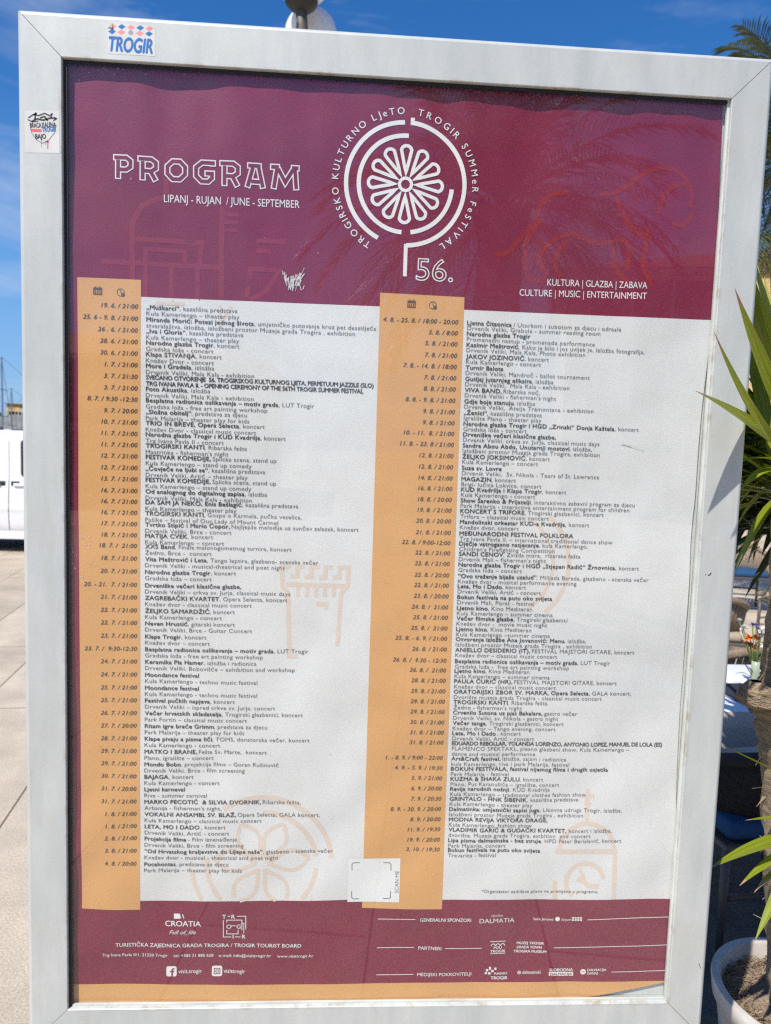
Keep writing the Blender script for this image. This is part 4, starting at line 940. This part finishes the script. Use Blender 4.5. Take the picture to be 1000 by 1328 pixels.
# ---------------------------------------------------------------- leaves
def leaf_mat(name, col, streaked, var=.3):
    m = bpy.data.materials.new(name); m.use_nodes = True; n = m.node_tree; b = n.nodes['Principled BSDF']; b.inputs['Roughness'].default_value = .42
    t = n.nodes.new('ShaderNodeTexCoord'); z = n.nodes.new('ShaderNodeTexNoise'); z.inputs['Scale'].default_value = 9; z.inputs['Detail'].default_value = 5
    if streaked:                              # fine veins running the length of the blade
        mq = n.nodes.new('ShaderNodeMapping'); mq.inputs['Scale'].default_value = (2.6, .10, 1); n.links.new(t.outputs['UV'], mq.inputs[0]); n.links.new(mq.outputs[0], z.inputs['Vector'])
        bq = n.nodes.new('ShaderNodeBump'); bq.inputs['Strength'].default_value = .25; bq.inputs['Distance'].default_value = .004; n.links.new(z.outputs['Fac'], bq.inputs['Height']); n.links.new(bq.outputs[0], b.inputs['Normal'])
    else: n.links.new(t.outputs['Object'], z.inputs['Vector'])
    x = n.nodes.new('ShaderNodeMix'); x.data_type = 'RGBA'; x.inputs[6].default_value = (*[c*(1-var) for c in col], 1); x.inputs[7].default_value = (*[c*(1+var) for c in col], 1)
    rr_ = n.nodes.new('ShaderNodeMapRange'); rr_.inputs['From Min'].default_value = .35; rr_.inputs['From Max'].default_value = .65; n.links.new(z.outputs['Fac'], rr_.inputs['Value']); n.links.new(rr_.outputs[0], x.inputs['Factor'])
    n.links.new(x.outputs[2], b.inputs['Base Color'])
    tl = n.nodes.new('ShaderNodeBsdfTranslucent'); n.links.new(x.outputs[2], tl.inputs['Color']); mxs = n.nodes.new('ShaderNodeMixShader'); mxs.inputs[0].default_value = .22
    n.links.new(b.outputs[0], mxs.inputs[1]); n.links.new(tl.outputs[0], mxs.inputs[2]); n.links.new(mxs.outputs[0], n.nodes['Material Output'].inputs['Surface']); MATS[name] = m
    return m
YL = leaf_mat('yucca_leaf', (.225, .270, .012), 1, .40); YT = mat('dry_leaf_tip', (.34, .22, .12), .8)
def blade(base, tip, sag, wd, thick=.3, n=12, up=Vector((0,0,1)), dry=.0, twist=0.0):
    base = Vector(base); tip = Vector(tip); d = tip-base; L = d.length; d.normalize()
    side = d.cross(up).normalized(); side = (Matrix.Rotation(twist, 3, d) @ side); nor = side.cross(d).normalized()
    v = []; f = []; mi = []
    for i in range(n+1):
        t = i/n; c = base+(tip-base)*t + Vector((0,0,1))*sag*4*t*(1-t)
        w_ = wd*(min(1, .55+1.6*t) if t < .3 else 1)*max(.02, (1-((t-.3)/.7)**1.7 if t > .3 else 1))/2
        v += [c-side*w_+nor*w_*thick, c, c+side*w_+nor*w_*thick, c-nor*.0015]
        if i < n:
            k = 4*i; f += [(k, k+1, k+5, k+4), (k+1, k+2, k+6, k+5)]; mi += [1 if t > 1-dry else 0]*2
    return v, f, mi
def rosette_obj(name, blades, parent, mats):
    V = []; Fc = []; MI = []
    UVs = []
    for v, f, mi in blades:
        k = len(V); V += v; Fc += [tuple(i+k for i in q_) for q_ in f]; MI += mi; n_ = len(v)//4; sh = (k*.37) % 19
        UVs += [((0, .5, 1, .5)[i % 4]+sh, (i//4)/max(1, n_-1)) for i in range(len(v))]
    o = obj(name, V, Fc, mats, parent, True)
    ul = o.data.uv_layers.new(name='along_leaf')
    for lp in o.data.loops: ul.data[lp.index].uv = UVs[lp.vertex_index]
    for p, i in zip(o.data.polygons, MI): p.material_index = i
    return o
yuc = thing('spiky_plant', 'spiky green plant with sword leaves and shaggy trunk growing from a white pot', 'plant', (0, 0, 0))
YC = .36
def A(px, py, y): return at_y(px, py, y)
crown = A(1024, 610, .17)
def shade_px(y):                       # where the tip's shadow meets the face of the case
    P = A(902, 507, y); Q = P+LD*(-y/LD.y)-CAM; return 664-F*Q.dot(cu)/Q.dot(fw)
YS = -.05
while shade_px(YS) < 664 and YS > -.2: YS -= .002
bl = []
def lf(tp, yt, bs=(1022, 610), yb_=.16, sag=.03, wd=.042, dry=.085, tw=0.0): bl.append(blade(A(*bs, yb_), A(*tp, yt), sag, wd, dry=dry, twist=tw))
lf((958,316), .02, (1032,566), .14, -.004, .046); lf((998,314), .12, (1020,560), .16, -.008, .030); lf((953,374), -.24, (1034,568), .02, -.012, .030); lf((963,369), .10, (1010,520), .18, -.004, .030)
lf((926,430), -.20, (1018,588), .02, -.020, .019); lf((902,507), YS, (1026,592), .06, .008, .038); lf((966,300), .26, (1034,540), .24, -.008, .044); lf((972,340), .30, (1030,560), .26, .0, .040)
lf((946,756), .14, (1030,640), .18, .050, .030, tw=.3); lf((950,752), .20, (1036,628), .20, .035, .026, tw=.1); lf((938,690), .24, (1030,640), .22, .065, .036, tw=.5); lf((940,566), .26, (1022,606), .24, .035, .030); lf((942,628), .22, (1018,618), .20, .012, .026); lf((936,662), .30, (1024,640), .24, .05, .036, tw=.2)
lf((952,604), .12, (1010,600), .16, .012, .022); lf((955,470), .34, (1022,600), .26, .02, .036); lf((948,530), .34, (1022,610), .26, .03, .034); lf((957,640), .12, (1012,612), .18, .02, .024, tw=-.3); lf((952,690), .32, (1022,650), .26, .05, .034, tw=.4)
rs = random.Random(21)
for i in range(46):
    a = rs.uniform(0, 2*math.pi); el = rs.uniform(-.75, 1.35); L_ = rs.uniform(.42, .62); d = Vector((math.cos(a)*math.cos(el), math.sin(a)*math.cos(el), math.sin(el)))
    if d.x < .15 and (d.y < .3): continue
    c = crown+Vector((rs.uniform(-.02,.03), rs.uniform(-.02,.05), rs.uniform(-.06,.05)))
    bl.append(blade(c, c+d*L_, rs.uniform(-.0,.06)*(1 if el < .6 else .2), rs.uniform(.026,.038), dry=.03))
# dark inner leaves that fill the heart of the crown
for i in range(90):
    a = rs.uniform(1.7, 4.4); el = rs.uniform(-.75, .75); L_ = rs.uniform(.16, .36); d = Vector((math.cos(a)*math.cos(el), abs(math.sin(a))*.7*math.cos(el)+.15, math.sin(el)))
    c = A(1020, 600, .26)+Vector((0, rs.uniform(-.02,.16), rs.uniform(-.10,.10))); bl.append(blade(c, c+d*L_, .03, .036, dry=.02))
rosette_obj('leaf_crown', bl, yuc, [YL, YT])
bl = []
base2 = (1060, 1075)
# a second plant of the kind farther back, its shade put into a darker leaf colour
bush = thing('spiky_plant', 'shade-darkened green spiky plant crowded behind the first one between the case and the terrace', 'plant', (0, 0, 0)); b2_ = []
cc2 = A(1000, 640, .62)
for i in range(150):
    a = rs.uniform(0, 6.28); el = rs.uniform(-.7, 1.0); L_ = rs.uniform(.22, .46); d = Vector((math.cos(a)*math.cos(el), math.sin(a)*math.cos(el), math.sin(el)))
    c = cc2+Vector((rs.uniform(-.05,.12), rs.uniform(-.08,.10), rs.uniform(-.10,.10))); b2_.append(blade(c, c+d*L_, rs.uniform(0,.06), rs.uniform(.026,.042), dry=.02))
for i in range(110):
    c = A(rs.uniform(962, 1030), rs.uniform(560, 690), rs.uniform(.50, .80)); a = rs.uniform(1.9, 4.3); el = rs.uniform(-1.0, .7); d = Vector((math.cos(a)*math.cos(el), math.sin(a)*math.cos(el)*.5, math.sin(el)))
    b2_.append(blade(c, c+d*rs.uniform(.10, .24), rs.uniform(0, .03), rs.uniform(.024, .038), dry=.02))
rosette_obj('leaf_crown', b2_, bush, [leaf_mat('yucca_leaf_shaded', (.060, .082, .014), 1, .42), YT])
lf((929,963), .14, (1035,1015), .22, .0, .024, .0); lf((966,1064), .16, (1060,1062), .24, .004, .020, .10); lf((919,1127), .06, (1045,1085), .22, .012, .040, .10); lf((959,1149), .10, (1050,1100), .22, .018, .030, .10)
lf((979,1221), .12, (1040,1120), .22, .02, .032, .08); lf((978,1158), .14, (1030,1130), .22, .02, .02, .3)
for i in range(16):
    a = rs.uniform(-1.5, 1.5); el = rs.uniform(-.5, 1.2); d = Vector((math.cos(a)*math.cos(el), math.sin(a)*math.cos(el), math.sin(el))); c = A(1062, 1075, .26)
    bl.append(blade(c, c+d*rs.uniform(.25,.45), .03, .036, dry=.04))
rosette_obj('leaf_crown', bl, yuc, [YL, YT])
# trunk: ragged fibrous tube with the stub of a cut limb
TRK = mat('fibrous_bark', (.34, .255, .165), .95, var=.55, scale=26, bump=1.0, bscale=90, stretch=(1, 1, 3.2))
def trunk_mesh(path, rad, n=28, m=60, rough=.18, seed=0.0):
    P = [Vector(p) for p in path]; v = []; f = []
    for i in range(m+1):
        t = i/m*(len(P)-1); k = min(int(t), len(P)-2); c = P[k].lerp(P[k+1], t-k); r_ = rad[k]+(rad[k+1]-rad[k])*(t-k)
        for j in range(n):
            a = 2*math.pi*j/n; dv = Vector((math.cos(a), math.sin(a), 0)); q_ = c+dv*r_
            rr2 = r_*(1+rough*noise.noise(q_*26+Vector((seed,0,0)))+rough*.8*noise.noise(Vector((q_.x*55, q_.y*55, q_.z*85+a))))
            v.append(c+dv*rr2)
    for i in range(m):
        for j in range(n): f.append((i*n+j, i*n+(j+1) % n, (i+1)*n+(j+1) % n, (i+1)*n+j))
    f.append(tuple(range(m*n, m*n+n)))
    return v, f
v, f = trunk_mesh([A(1040,1300,YC), A(1030,1160,YC-.01), A(1024,1010,YC-.04), A(1018,925,YC-.08), A(1024,860,YC-.10), A(1031,760,YC-.14), A(1034,620,YC-.18)], [.075, .064, .058, .064, .056, .050, .045])
obj('trunk', v, f, TRK, yuc, True)
v, f = trunk_mesh([Vector((cc2.x+.38, cc2.y+.05, 0)), Vector((cc2.x+.36, cc2.y+.05, .8)), cc2+Vector((.16,.02,.0))], [.055, .045, .04]); obj('trunk', v, f, TRK, bush, True)
s_ = A(979, 897, YC-.12); e_ = A(1012, 905, YC-.08)
v, f = trunk_mesh([s_+Vector((-.006,-.01,.028)), s_+Vector((.004,0,.008)), s_+Vector((.016,0,-.028)), e_+Vector((0,0,-.06))], [.012, .038, .043, .036], 20, 22, .35, 4.0)
obj('limb_stub', v, f, TRK, yuc, True)
# loose straw hanging on the trunk
b = MB()
for i in range(150):
    t = rs.random(); p = A(1040, 1240, YC).lerp(A(1020, 690, YC-.14), t); a = rs.uniform(0, 6.28); r_ = .062; q_ = p+Vector((math.cos(a)*r_, math.sin(a)*r_, 0)); d = Vector((math.cos(a)*.5, math.sin(a)*.5, rs.uniform(-1.2,.2))).normalized()*rs.uniform(.015,.05)
    b.tube([q_, q_+d*.5+Vector((0,0,.003)), q_+d], [.0016, .0014, .0005], 3)
tag(b.build('loose_fibre', mat('straw', (.42,.32,.19), .9, var=.3, scale=80), yuc), kind='stuff')

# pot with soil
pcn = A(1040, 1290, YC+.02); RP = .215; zr = pcn.z+.005
pot = thing('plant_pot', 'round white plastic pot full of dry soil beside the right foot of the case', 'pot', (pcn.x, pcn.y, 0))
POTM = mat('pot_plastic', (.60, .565, .52), .5, var=.10, dark=(.44, .38, .31), scale=7, bump=.05, bscale=40)
MB().lathe([(.0,.012),(RP*.72,.0),(RP*.74,.012),(RP*.93,zr-.055),(RP*.945,zr-.05),(RP*.98,zr-.045),(RP*1.0,zr-.008),(RP*.992,zr),(RP*.90,zr),(RP*.885,zr-.006),(RP*.86,zr-.12)], n=64).build('pot_body', POTM, pot, True).data.set_sharp_from_angle(angle=R(50))
soilm = mat('dry_soil', (.30, .215, .15), .95, var=.35, scale=14, bump=1.0, bscale=120)
v = []; f = []; nr, na = 22, 64
for i in range(nr+1):
    for j in range(na):
        r_ = RP*.865*i/nr; a = 2*math.pi*j/na; x, y = r_*math.cos(a), r_*math.sin(a)
        v.append((x, y, zr-.05+.014*noise.noise(Vector((x*14,y*14,0)))+.009*noise.noise(Vector((x*50,y*50,3)))+.02*(1-i/nr)))
for i in range(nr):
    for j in range(na): f.append((i*na+j, i*na+(j+1) % na, (i+1)*na+(j+1) % na, (i+1)*na+j))
obj('soil', v, f, soilm, pot, True)
b = MB()
for i in range(900):
    a = rs.uniform(0, 6.28); r_ = RP*(.52+.33*rs.random()**.7); x, y = r_*math.cos(a), r_*math.sin(a); z = zr-.048+rs.uniform(0,.012); th = rs.uniform(0, 6.28); L_ = rs.uniform(.01,.04)
    d = Vector((math.cos(th), math.sin(th), rs.uniform(-.2,.6)))*L_; b.tube([(x,y,z), Vector((x,y,z+.003))+d*.5, Vector((x,y,z))+d], [.0013,.0012,.0005], 3)
tag(b.build('straw_litter', mat('litter', (.26,.19,.12), .9, var=.5, scale=60), pot), kind='stuff')

# ---------------------------------------------------------------- terrace furniture
def rope_chair(label, rope, frame, cushion, cushion_colour_label=None):
    t = thing('rope_chair', label, 'chair', (0,0,0), 0, 'rope chairs on the terrace')
    # seat height .42; chair faces +y; back shell curves round the rear
    leg = []
    for sx, sy in ((-1,-1), (1,-1), (-1,1), (1,1)):
        MB().tube([(sx*.25, sy*.22, 0), (sx*.245, sy*.215, .40)], [.013,.016], 10).build('leg', frame, t, True)
    b = MB(); b.tube([(-.245,-.215,.22), (.245,-.215,.22)], .010, 8); b.tube([(-.245,.215,.22), (.245,.215,.22)], .010, 8); b.build('stretcher', frame, t, True)
    b = MB(); P = [(-.25,.22,.40), (-.25,-.22,.40), (.25,-.22,.40), (.25,.22,.40), (-.25,.22,.40)]; b.tube(P, .014, 8); b.box((-.24,-.21,.39), (.24,.21,.405)); b.build('seat_frame', frame, t)
    def shell(s, top):
        a = R(180+180*s+0); x = -.30*math.cos(math.pi*s); y = .16-.44*math.sin(math.pi*s)**.8
        return Vector((x*(1.0 if top else .84), y*(1.0 if top else .62)+(.02 if not top else 0), (.60+.14*math.sin(math.pi*s)**1.2) if top else .42))
    n = 26; rim = [shell(i/n, True) for i in range(n+1)]
    MB().tube(rim, .024, 10).build('back_rim', rope, t, True)
    b = MB()
    for i in range(1, n):
        s = i/n
        for k in ((-.25, .0, .25) if rope is not BROPE else (-.42, -.2, .0, .2, .42)):
            a = shell(s+k/n, True); c = shell(max(0, min(1, s+k/n)), False); m_ = a.lerp(c, .5)+Vector((0,0,0)); m_.x *= 1.03; m_.y -= .02*math.sin(math.pi*s)
            b.tube([a, m_, c], .0065 if rope is not BROPE else .0085, 5)
    b.build('rope_back', rope, t, True)
    MB().rbox((-.225,-.20,.405), (.225,.215,.475), .028, 3).build('cushion', cushion, t, True)
    return t
ROPE = mat('tan_rope', (.34, .245, .165), .9, var=.3, scale=60, bump=.8, bscale=300); BROPE = mat('charcoal_rope', (.022, .021, .022), .9, var=.3, scale=60, bump=.6, bscale=300)
CFR = mat('taupe_metal', (.085, .072, .062), .5); BLUE = mat('blue_canvas', (.008, .060, .150), .85, var=.12, scale=30, bump=.2, bscale=300)
ch = rope_chair('charcoal rope chair with a blue cushion nearest the case, behind its right edge', BROPE, CFR, BLUE)
p = at_z(974, 1215, 0); ch.location = (p.x+.04, 1.22, 0); ch.rotation_euler.z = R(6)
TANC = mat('tan_canvas', (.36, .29, .21), .85, var=.12, scale=30, bump=.2, bscale=300)
ch2 = rope_chair('tan rope chair beside the case edge across the near table, left of the flowers', ROPE, CFR, TANC)
def place(o, px, py_top, ztop, rz, label=None, off=0.0):
    d = ray(px, py_top); k = (ztop-CAM.z)/d.z; q_ = CAM+d*k; o.location = (q_.x, q_.y, 0); o.rotation_euler.z = rz
    if label: o['label'] = label
    return o
place(ch2, 916, 766, .74, R(-14))
c3 = copy_tree(ch2); place(c3, 965, 708, .74, R(168), 'tan rope chair with a bright blue cushion in view, farthest back beside the far table')
for q_ in c3.children:
    if q_.name.startswith('cushion'): q_.data = q_.data.copy(); q_.data.materials[0] = BLUE
c4 = copy_tree(ch2); place(c4, 930, 826, .74, R(20), 'tan rope chair standing low behind the far end of the white covered table')
c5 = copy_tree(ch2); place(c5, 1040, 735, .74, R(200), 'tan rope chair hidden mostly by the shaggy trunk')
TW = mat('table_top_white', (.76, .76, .75), .4, var=.03, scale=8); CLOTH = mat('white_linen', (.70, .70, .72), .85, var=.04, scale=12, bump=.1, bscale=200); NAVY = mat('navy_cloth', (.018, .020, .032), .9, var=.2, scale=20)
def table(label, x0, y0, x1, y1, h=.75):
    t = thing('terrace_table', label, 'table', ((x0+x1)/2, (y0+y1)/2, 0), 0, 'tables on the terrace'); a, b_ = (x1-x0)/2, (y1-y0)/2
    MB().rbox((-a,-b_,h-.03), (a,b_,h), .006).build('tabletop', TW, t)
    for sx in (-1, 1):
        for sy in (-1, 1): MB().tube([(sx*(a-.06), sy*(b_-.06), 0), (sx*(a-.06), sy*(b_-.06), h-.03)], .022, 10).build('leg', CFR, t, True)
    return t
q0 = at_z(920, 922, .752); yt0 = q0.y; q1 = at_z(925, 863, .752); yt1 = q1.y
table('near terrace table under a white cloth with a navy runner', q0.x-.42, yt0+.01, q0.x+1.1, yt1)
# white cloth on the near table with its short front drop
x0, x1 = q0.x-.45, q0.x+1.13; v = []; f = []; n = 40
for i in range(n+1):
    x = x0+(x1-x0)*i/n; w_ = .004*math.sin(i*.9)
    v += [(x, yt0-.006, .7512), (x, yt0-.004, .7530), (x, yt0-.002, .7545), (x, yt0+.004, .755), (x, (yt0+yt1)/2, .7545), (x, yt1+.01, .755), (x, yt1+.025, .745), (x, yt1+.03, .63)]
for i in range(n):
    for j in range(7): f.append((8*i+j, 8*i+8+j, 8*i+9+j, 8*i+1+j))
tag(obj('tablecloth', v, f, CLOTH, smooth=True), 'white tablecloth spread over the top of the near terrace table', 'tablecloth')
v = []; f = []  # front drop of the white cloth, with shade painted in as a darker colour
for i in range(n+1):
    x = x0+(x1-x0)*i/n; w_ = .006*math.sin(i*.9)
    v += [(x, yt0-.022+w_*1.6, .615), (x, yt0-.014+w_, .68), (x, yt0-.008, .7495), (x, yt0+.006, .7515), (x, yt0+.05, .7515)]
for i in range(n):
    for j in range(4): f.append((5*i+j, 5*i+5+j, 5*i+6+j, 5*i+1+j))
tag(obj('cloth_front_drop', v, f, mat('shaded_linen', (.56, .45, .37), .9, var=.06, scale=12, bump=.1, bscale=200), smooth=True), 'front drop of the white tablecloth, its shade put into a darker colour', 'tablecloth')
ra, rb, rc, rd = at_z(880, 886, .757), at_z(985, 886, .757), at_z(1010, 920.5, .757), at_z(976, 920.5, .757)
re_ = at_z(934, 897, .757)
tag(obj('table_runner', [ra, rb, rc, rd, re_] + [p_-Vector((0,0,.0015)) for p_ in (ra, rb, rc, rd, re_)], [(0,4,3,2,1), (0,5,9,4), (4,9,8,3), (3,8,7,2)], NAVY), 'dark navy cloth lying askew across the white tablecloth', 'cloth')
q2 = at_z(920, 757, .75); table('far terrace table with a bare white top beside the case edge', q2.x-.8, q2.y, q2.x+.12, q2.y+.75)
# vase of flowers on the near table
fp_ = at_z(978, 893, .757); fp_.y = min(fp_.y, yt1-.08)
fl = thing('flower_vase', 'slim glass vase of orange and white flowers on the near table', 'vase', (fp_.x, fp_.y, .757))
def FPx(px, py): return at_y(px, py, fp_.y)-Vector((fp_.x, fp_.y, .757))
b = MB(); b.lathe([(.0,.0),(.022,.0),(.024,.02),(.016,.07),(.020,.12),(.017,.12),(.013,.07)], n=20); b.build('vase', mat('vase_glass', (.35,.40,.30), .1), fl, True)
GS = mat('stem_green', (.10,.16,.03), .6); OR = mat('orange_petal', (.75,.16,.01), .6, var=.2, scale=90); WP = mat('white_petal', (.75,.74,.76), .7); VP = mat('violet_petal', (.16,.12,.40), .7)
b = MB(); heads = []
for px, py, r_, m_ in ((975,829,.030,OR), (979,842,.030,OR), (966,816,.020,WP), (970,808,.014,VP), (988,818,.020,WP), (986,836,.018,WP), (982,812,.016,VP), (990,826,.014,WP), (962,806,.010,WP), (995,840,.03,OR)):
    h_ = FPx(px, py)+Vector((0, rs.uniform(-.04,.04), 0)); b.tube([(0,0,.05), h_*.5+Vector((0,0,.03)), h_], .0025, 5)
    bl = []
    for k in range(16):
        a = rs.uniform(0, 6.28); e = rs.uniform(-.3, 1.0); d = Vector((math.cos(a)*math.cos(e), math.sin(a)*math.cos(e)-.2, math.sin(e)))*r_*rs.uniform(.8,1.3); bl.append(blade(h_, h_+d, .004, r_*.7, n=5))
    rosette_obj('flower_head', bl, fl, [m_, m_])
for dx, dz in ((-.05,.10), (.05,.13), (-.09,.06), (.08,.08), (.02,.16), (-.12,.16)):
    v_, f_, _ = blade((0,0,.03), (dx, rs.uniform(-.03,.03), dz), .02, .016, n=6); b.add(v_, f_)
b.build('stems', GS, fl, True)

# ---------------------------------------------------------------- palms
PF = leaf_mat('palm_leaf', (.085, .100, .036), 0, .35); PT = mat('palm_bark', (.20, .15, .10), .95, var=.5, scale=9, bump=1.0, bscale=18)
def palm(loc, hgt, nf, fl_, seed, label, r_=.20, lean=(0, 0)):
    rg = random.Random(seed); t = thing('palm_tree', label, 'palm tree', loc, 0)
    prof_ = [(r_*1.25, 0)]
    v = []; f = []; n = 18; m_ = int(hgt*14)
    for i in range(m_+1):
        z = hgt*i/m_; rr2 = r_*(1.2-.25*min(1, z/hgt*1.5))*(1+.10*((i % 2)))
        for j in range(n):
            a = 2*math.pi*j/n; q_ = 1+.10*noise.noise(Vector((math.cos(a)*3, math.sin(a)*3, z*9))); v.append((rr2*q_*math.cos(a)+lean[0]*(z/hgt)**2, rr2*q_*math.sin(a)+lean[1]*(z/hgt)**2, z))
    for i in range(m_):
        for j in range(n): f.append((i*n+j, i*n+(j+1) % n, (i+1)*n+(j+1) % n, (i+1)*n+j))
    obj('trunk', v, f, PT, t, True)
    V = []; Fc = []
    top = Vector((lean[0], lean[1], hgt))
    for k in range(nf):
        a = 2*math.pi*k*.381966+rg.uniform(-.2,.2); e0 = R(82)-R(118)*(k/nf)**.85+rg.uniform(-.08,.08); L_ = fl_*rg.uniform(.85,1.1)
        p = top.copy(); d = Vector((math.cos(a)*math.cos(e0), math.sin(a)*math.cos(e0), math.sin(e0))); ns = 26; pts = [p.copy()]
        for i in range(ns):
            d.z -= (.030+.055*(i/ns))*(1 if d.z > -.9 else 0); d.normalize(); p = p+d*L_/ns; pts.append(p.copy())
        for i in range(ns):                                   # rachis
            w_ = .022*(1-i/ns)+.004; side = (pts[i+1]-pts[i]).cross(Vector((0,0,1))).normalized(); q_ = len(V)
            V += [pts[i]-side*w_, pts[i]+side*w_, pts[i+1]-side*w_*.9, pts[i+1]+side*w_*.9]; Fc.append((q_, q_+1, q_+3, q_+2))
        for i in range(4, ns):
            dd = (pts[min(i+1, ns)]-pts[i-1]).normalized(); side = dd.cross(Vector((0,0,1))).normalized(); upv = side.cross(dd)
            s_ = i/ns; ll = fl_*.20*math.sin(math.pi*min(1, .15+.85*s_))**.7+.06
            for sg in (-1, 1):
                for hh in (0, .5):
                    bs_ = pts[i].lerp(pts[min(i+1, ns)], hh); di = (dd*(.55+.5*s_)+side*sg*1.0+upv*rg.uniform(.15,.55)).normalized(); l2 = ll*rg.uniform(.8,1.15)
                    mid = bs_+di*l2*.5; tp_ = bs_+di*l2-Vector((0,0,l2*rg.uniform(.1,.35))); wv = dd*.011+upv*.006; q_ = len(V)
                    V += [bs_-wv*.6, bs_+wv*.6, mid+wv, mid-wv, tp_]; Fc += [(q_, q_+1, q_+2, q_+3), (q_+3, q_+2, q_+4)]
    obj('crown', V, Fc, PF, t)
    b = MB()
    for k in range(26):
        a = rg.uniform(0, 6.28); b.tube([top+Vector((math.cos(a)*r_*.8, math.sin(a)*r_*.8, -.35)), top+Vector((math.cos(a)*r_*1.3, math.sin(a)*r_*1.3, .05))], [.05, .02], 5)
    b.build('leaf_bases', PT, t, True); return t
# the palm beyond the right edge of the case: crown centre just outside the frame
pp = at_y(1058, 205, 6.2); palm((pp.x+.75, 6.2, 0), pp.z, 60, 1.75, 5, 'green date palm whose fronds show past the upper right corner of the case', .2, (-.84, 0))
# the palm and the house that the pane mirrors (they stand behind the photographer)
def mirror_at(px, py, dist):                                  # the point seen in the pane at a pixel, `dist` metres in front of it
    d = ray(px, py); k = (0.01-CAM.y)/d.y; h = CAM+d*k; d2 = Vector((d.x, -d.y, d.z)); return h+d2*(dist/abs(d2.y))
mp_ = mirror_at(650, 275, 6.5); palm((mp_.x, mp_.y, 0), mp_.z, 52, 2.3, 12, 'bushy date palm mirrored in the upper part of the pane', .24)
mh = mirror_at(800, 330, 15); me_ = mirror_at(1000, 330, 15); hh_ = mirror_at(840, 292, 15).z
house('mirrored_house', 'ochre house with shuttered windows mirrored at the right of the pane', 0, 16, 0, 9, hh_, PALE, TILE, 3, 7, 1.6).location = (mh.x+16, mh.y-1.0, 0)
o = [q_ for q_ in COL.objects if q_.name.startswith('mirrored_house')][0]; o.rotation_euler.z = R(180+14)
ml = mirror_at(-260, 452, 19); mr = mirror_at(330, 452, 19)
house('mirrored_house', 'long pale house whose roofline is mirrored low at the left of the pane', 0, mr.x-ml.x, 0, 9, ml.z, PALE, TILE, 2, 8, 1.2, R(180)).location = (mr.x, mr.y, 0)
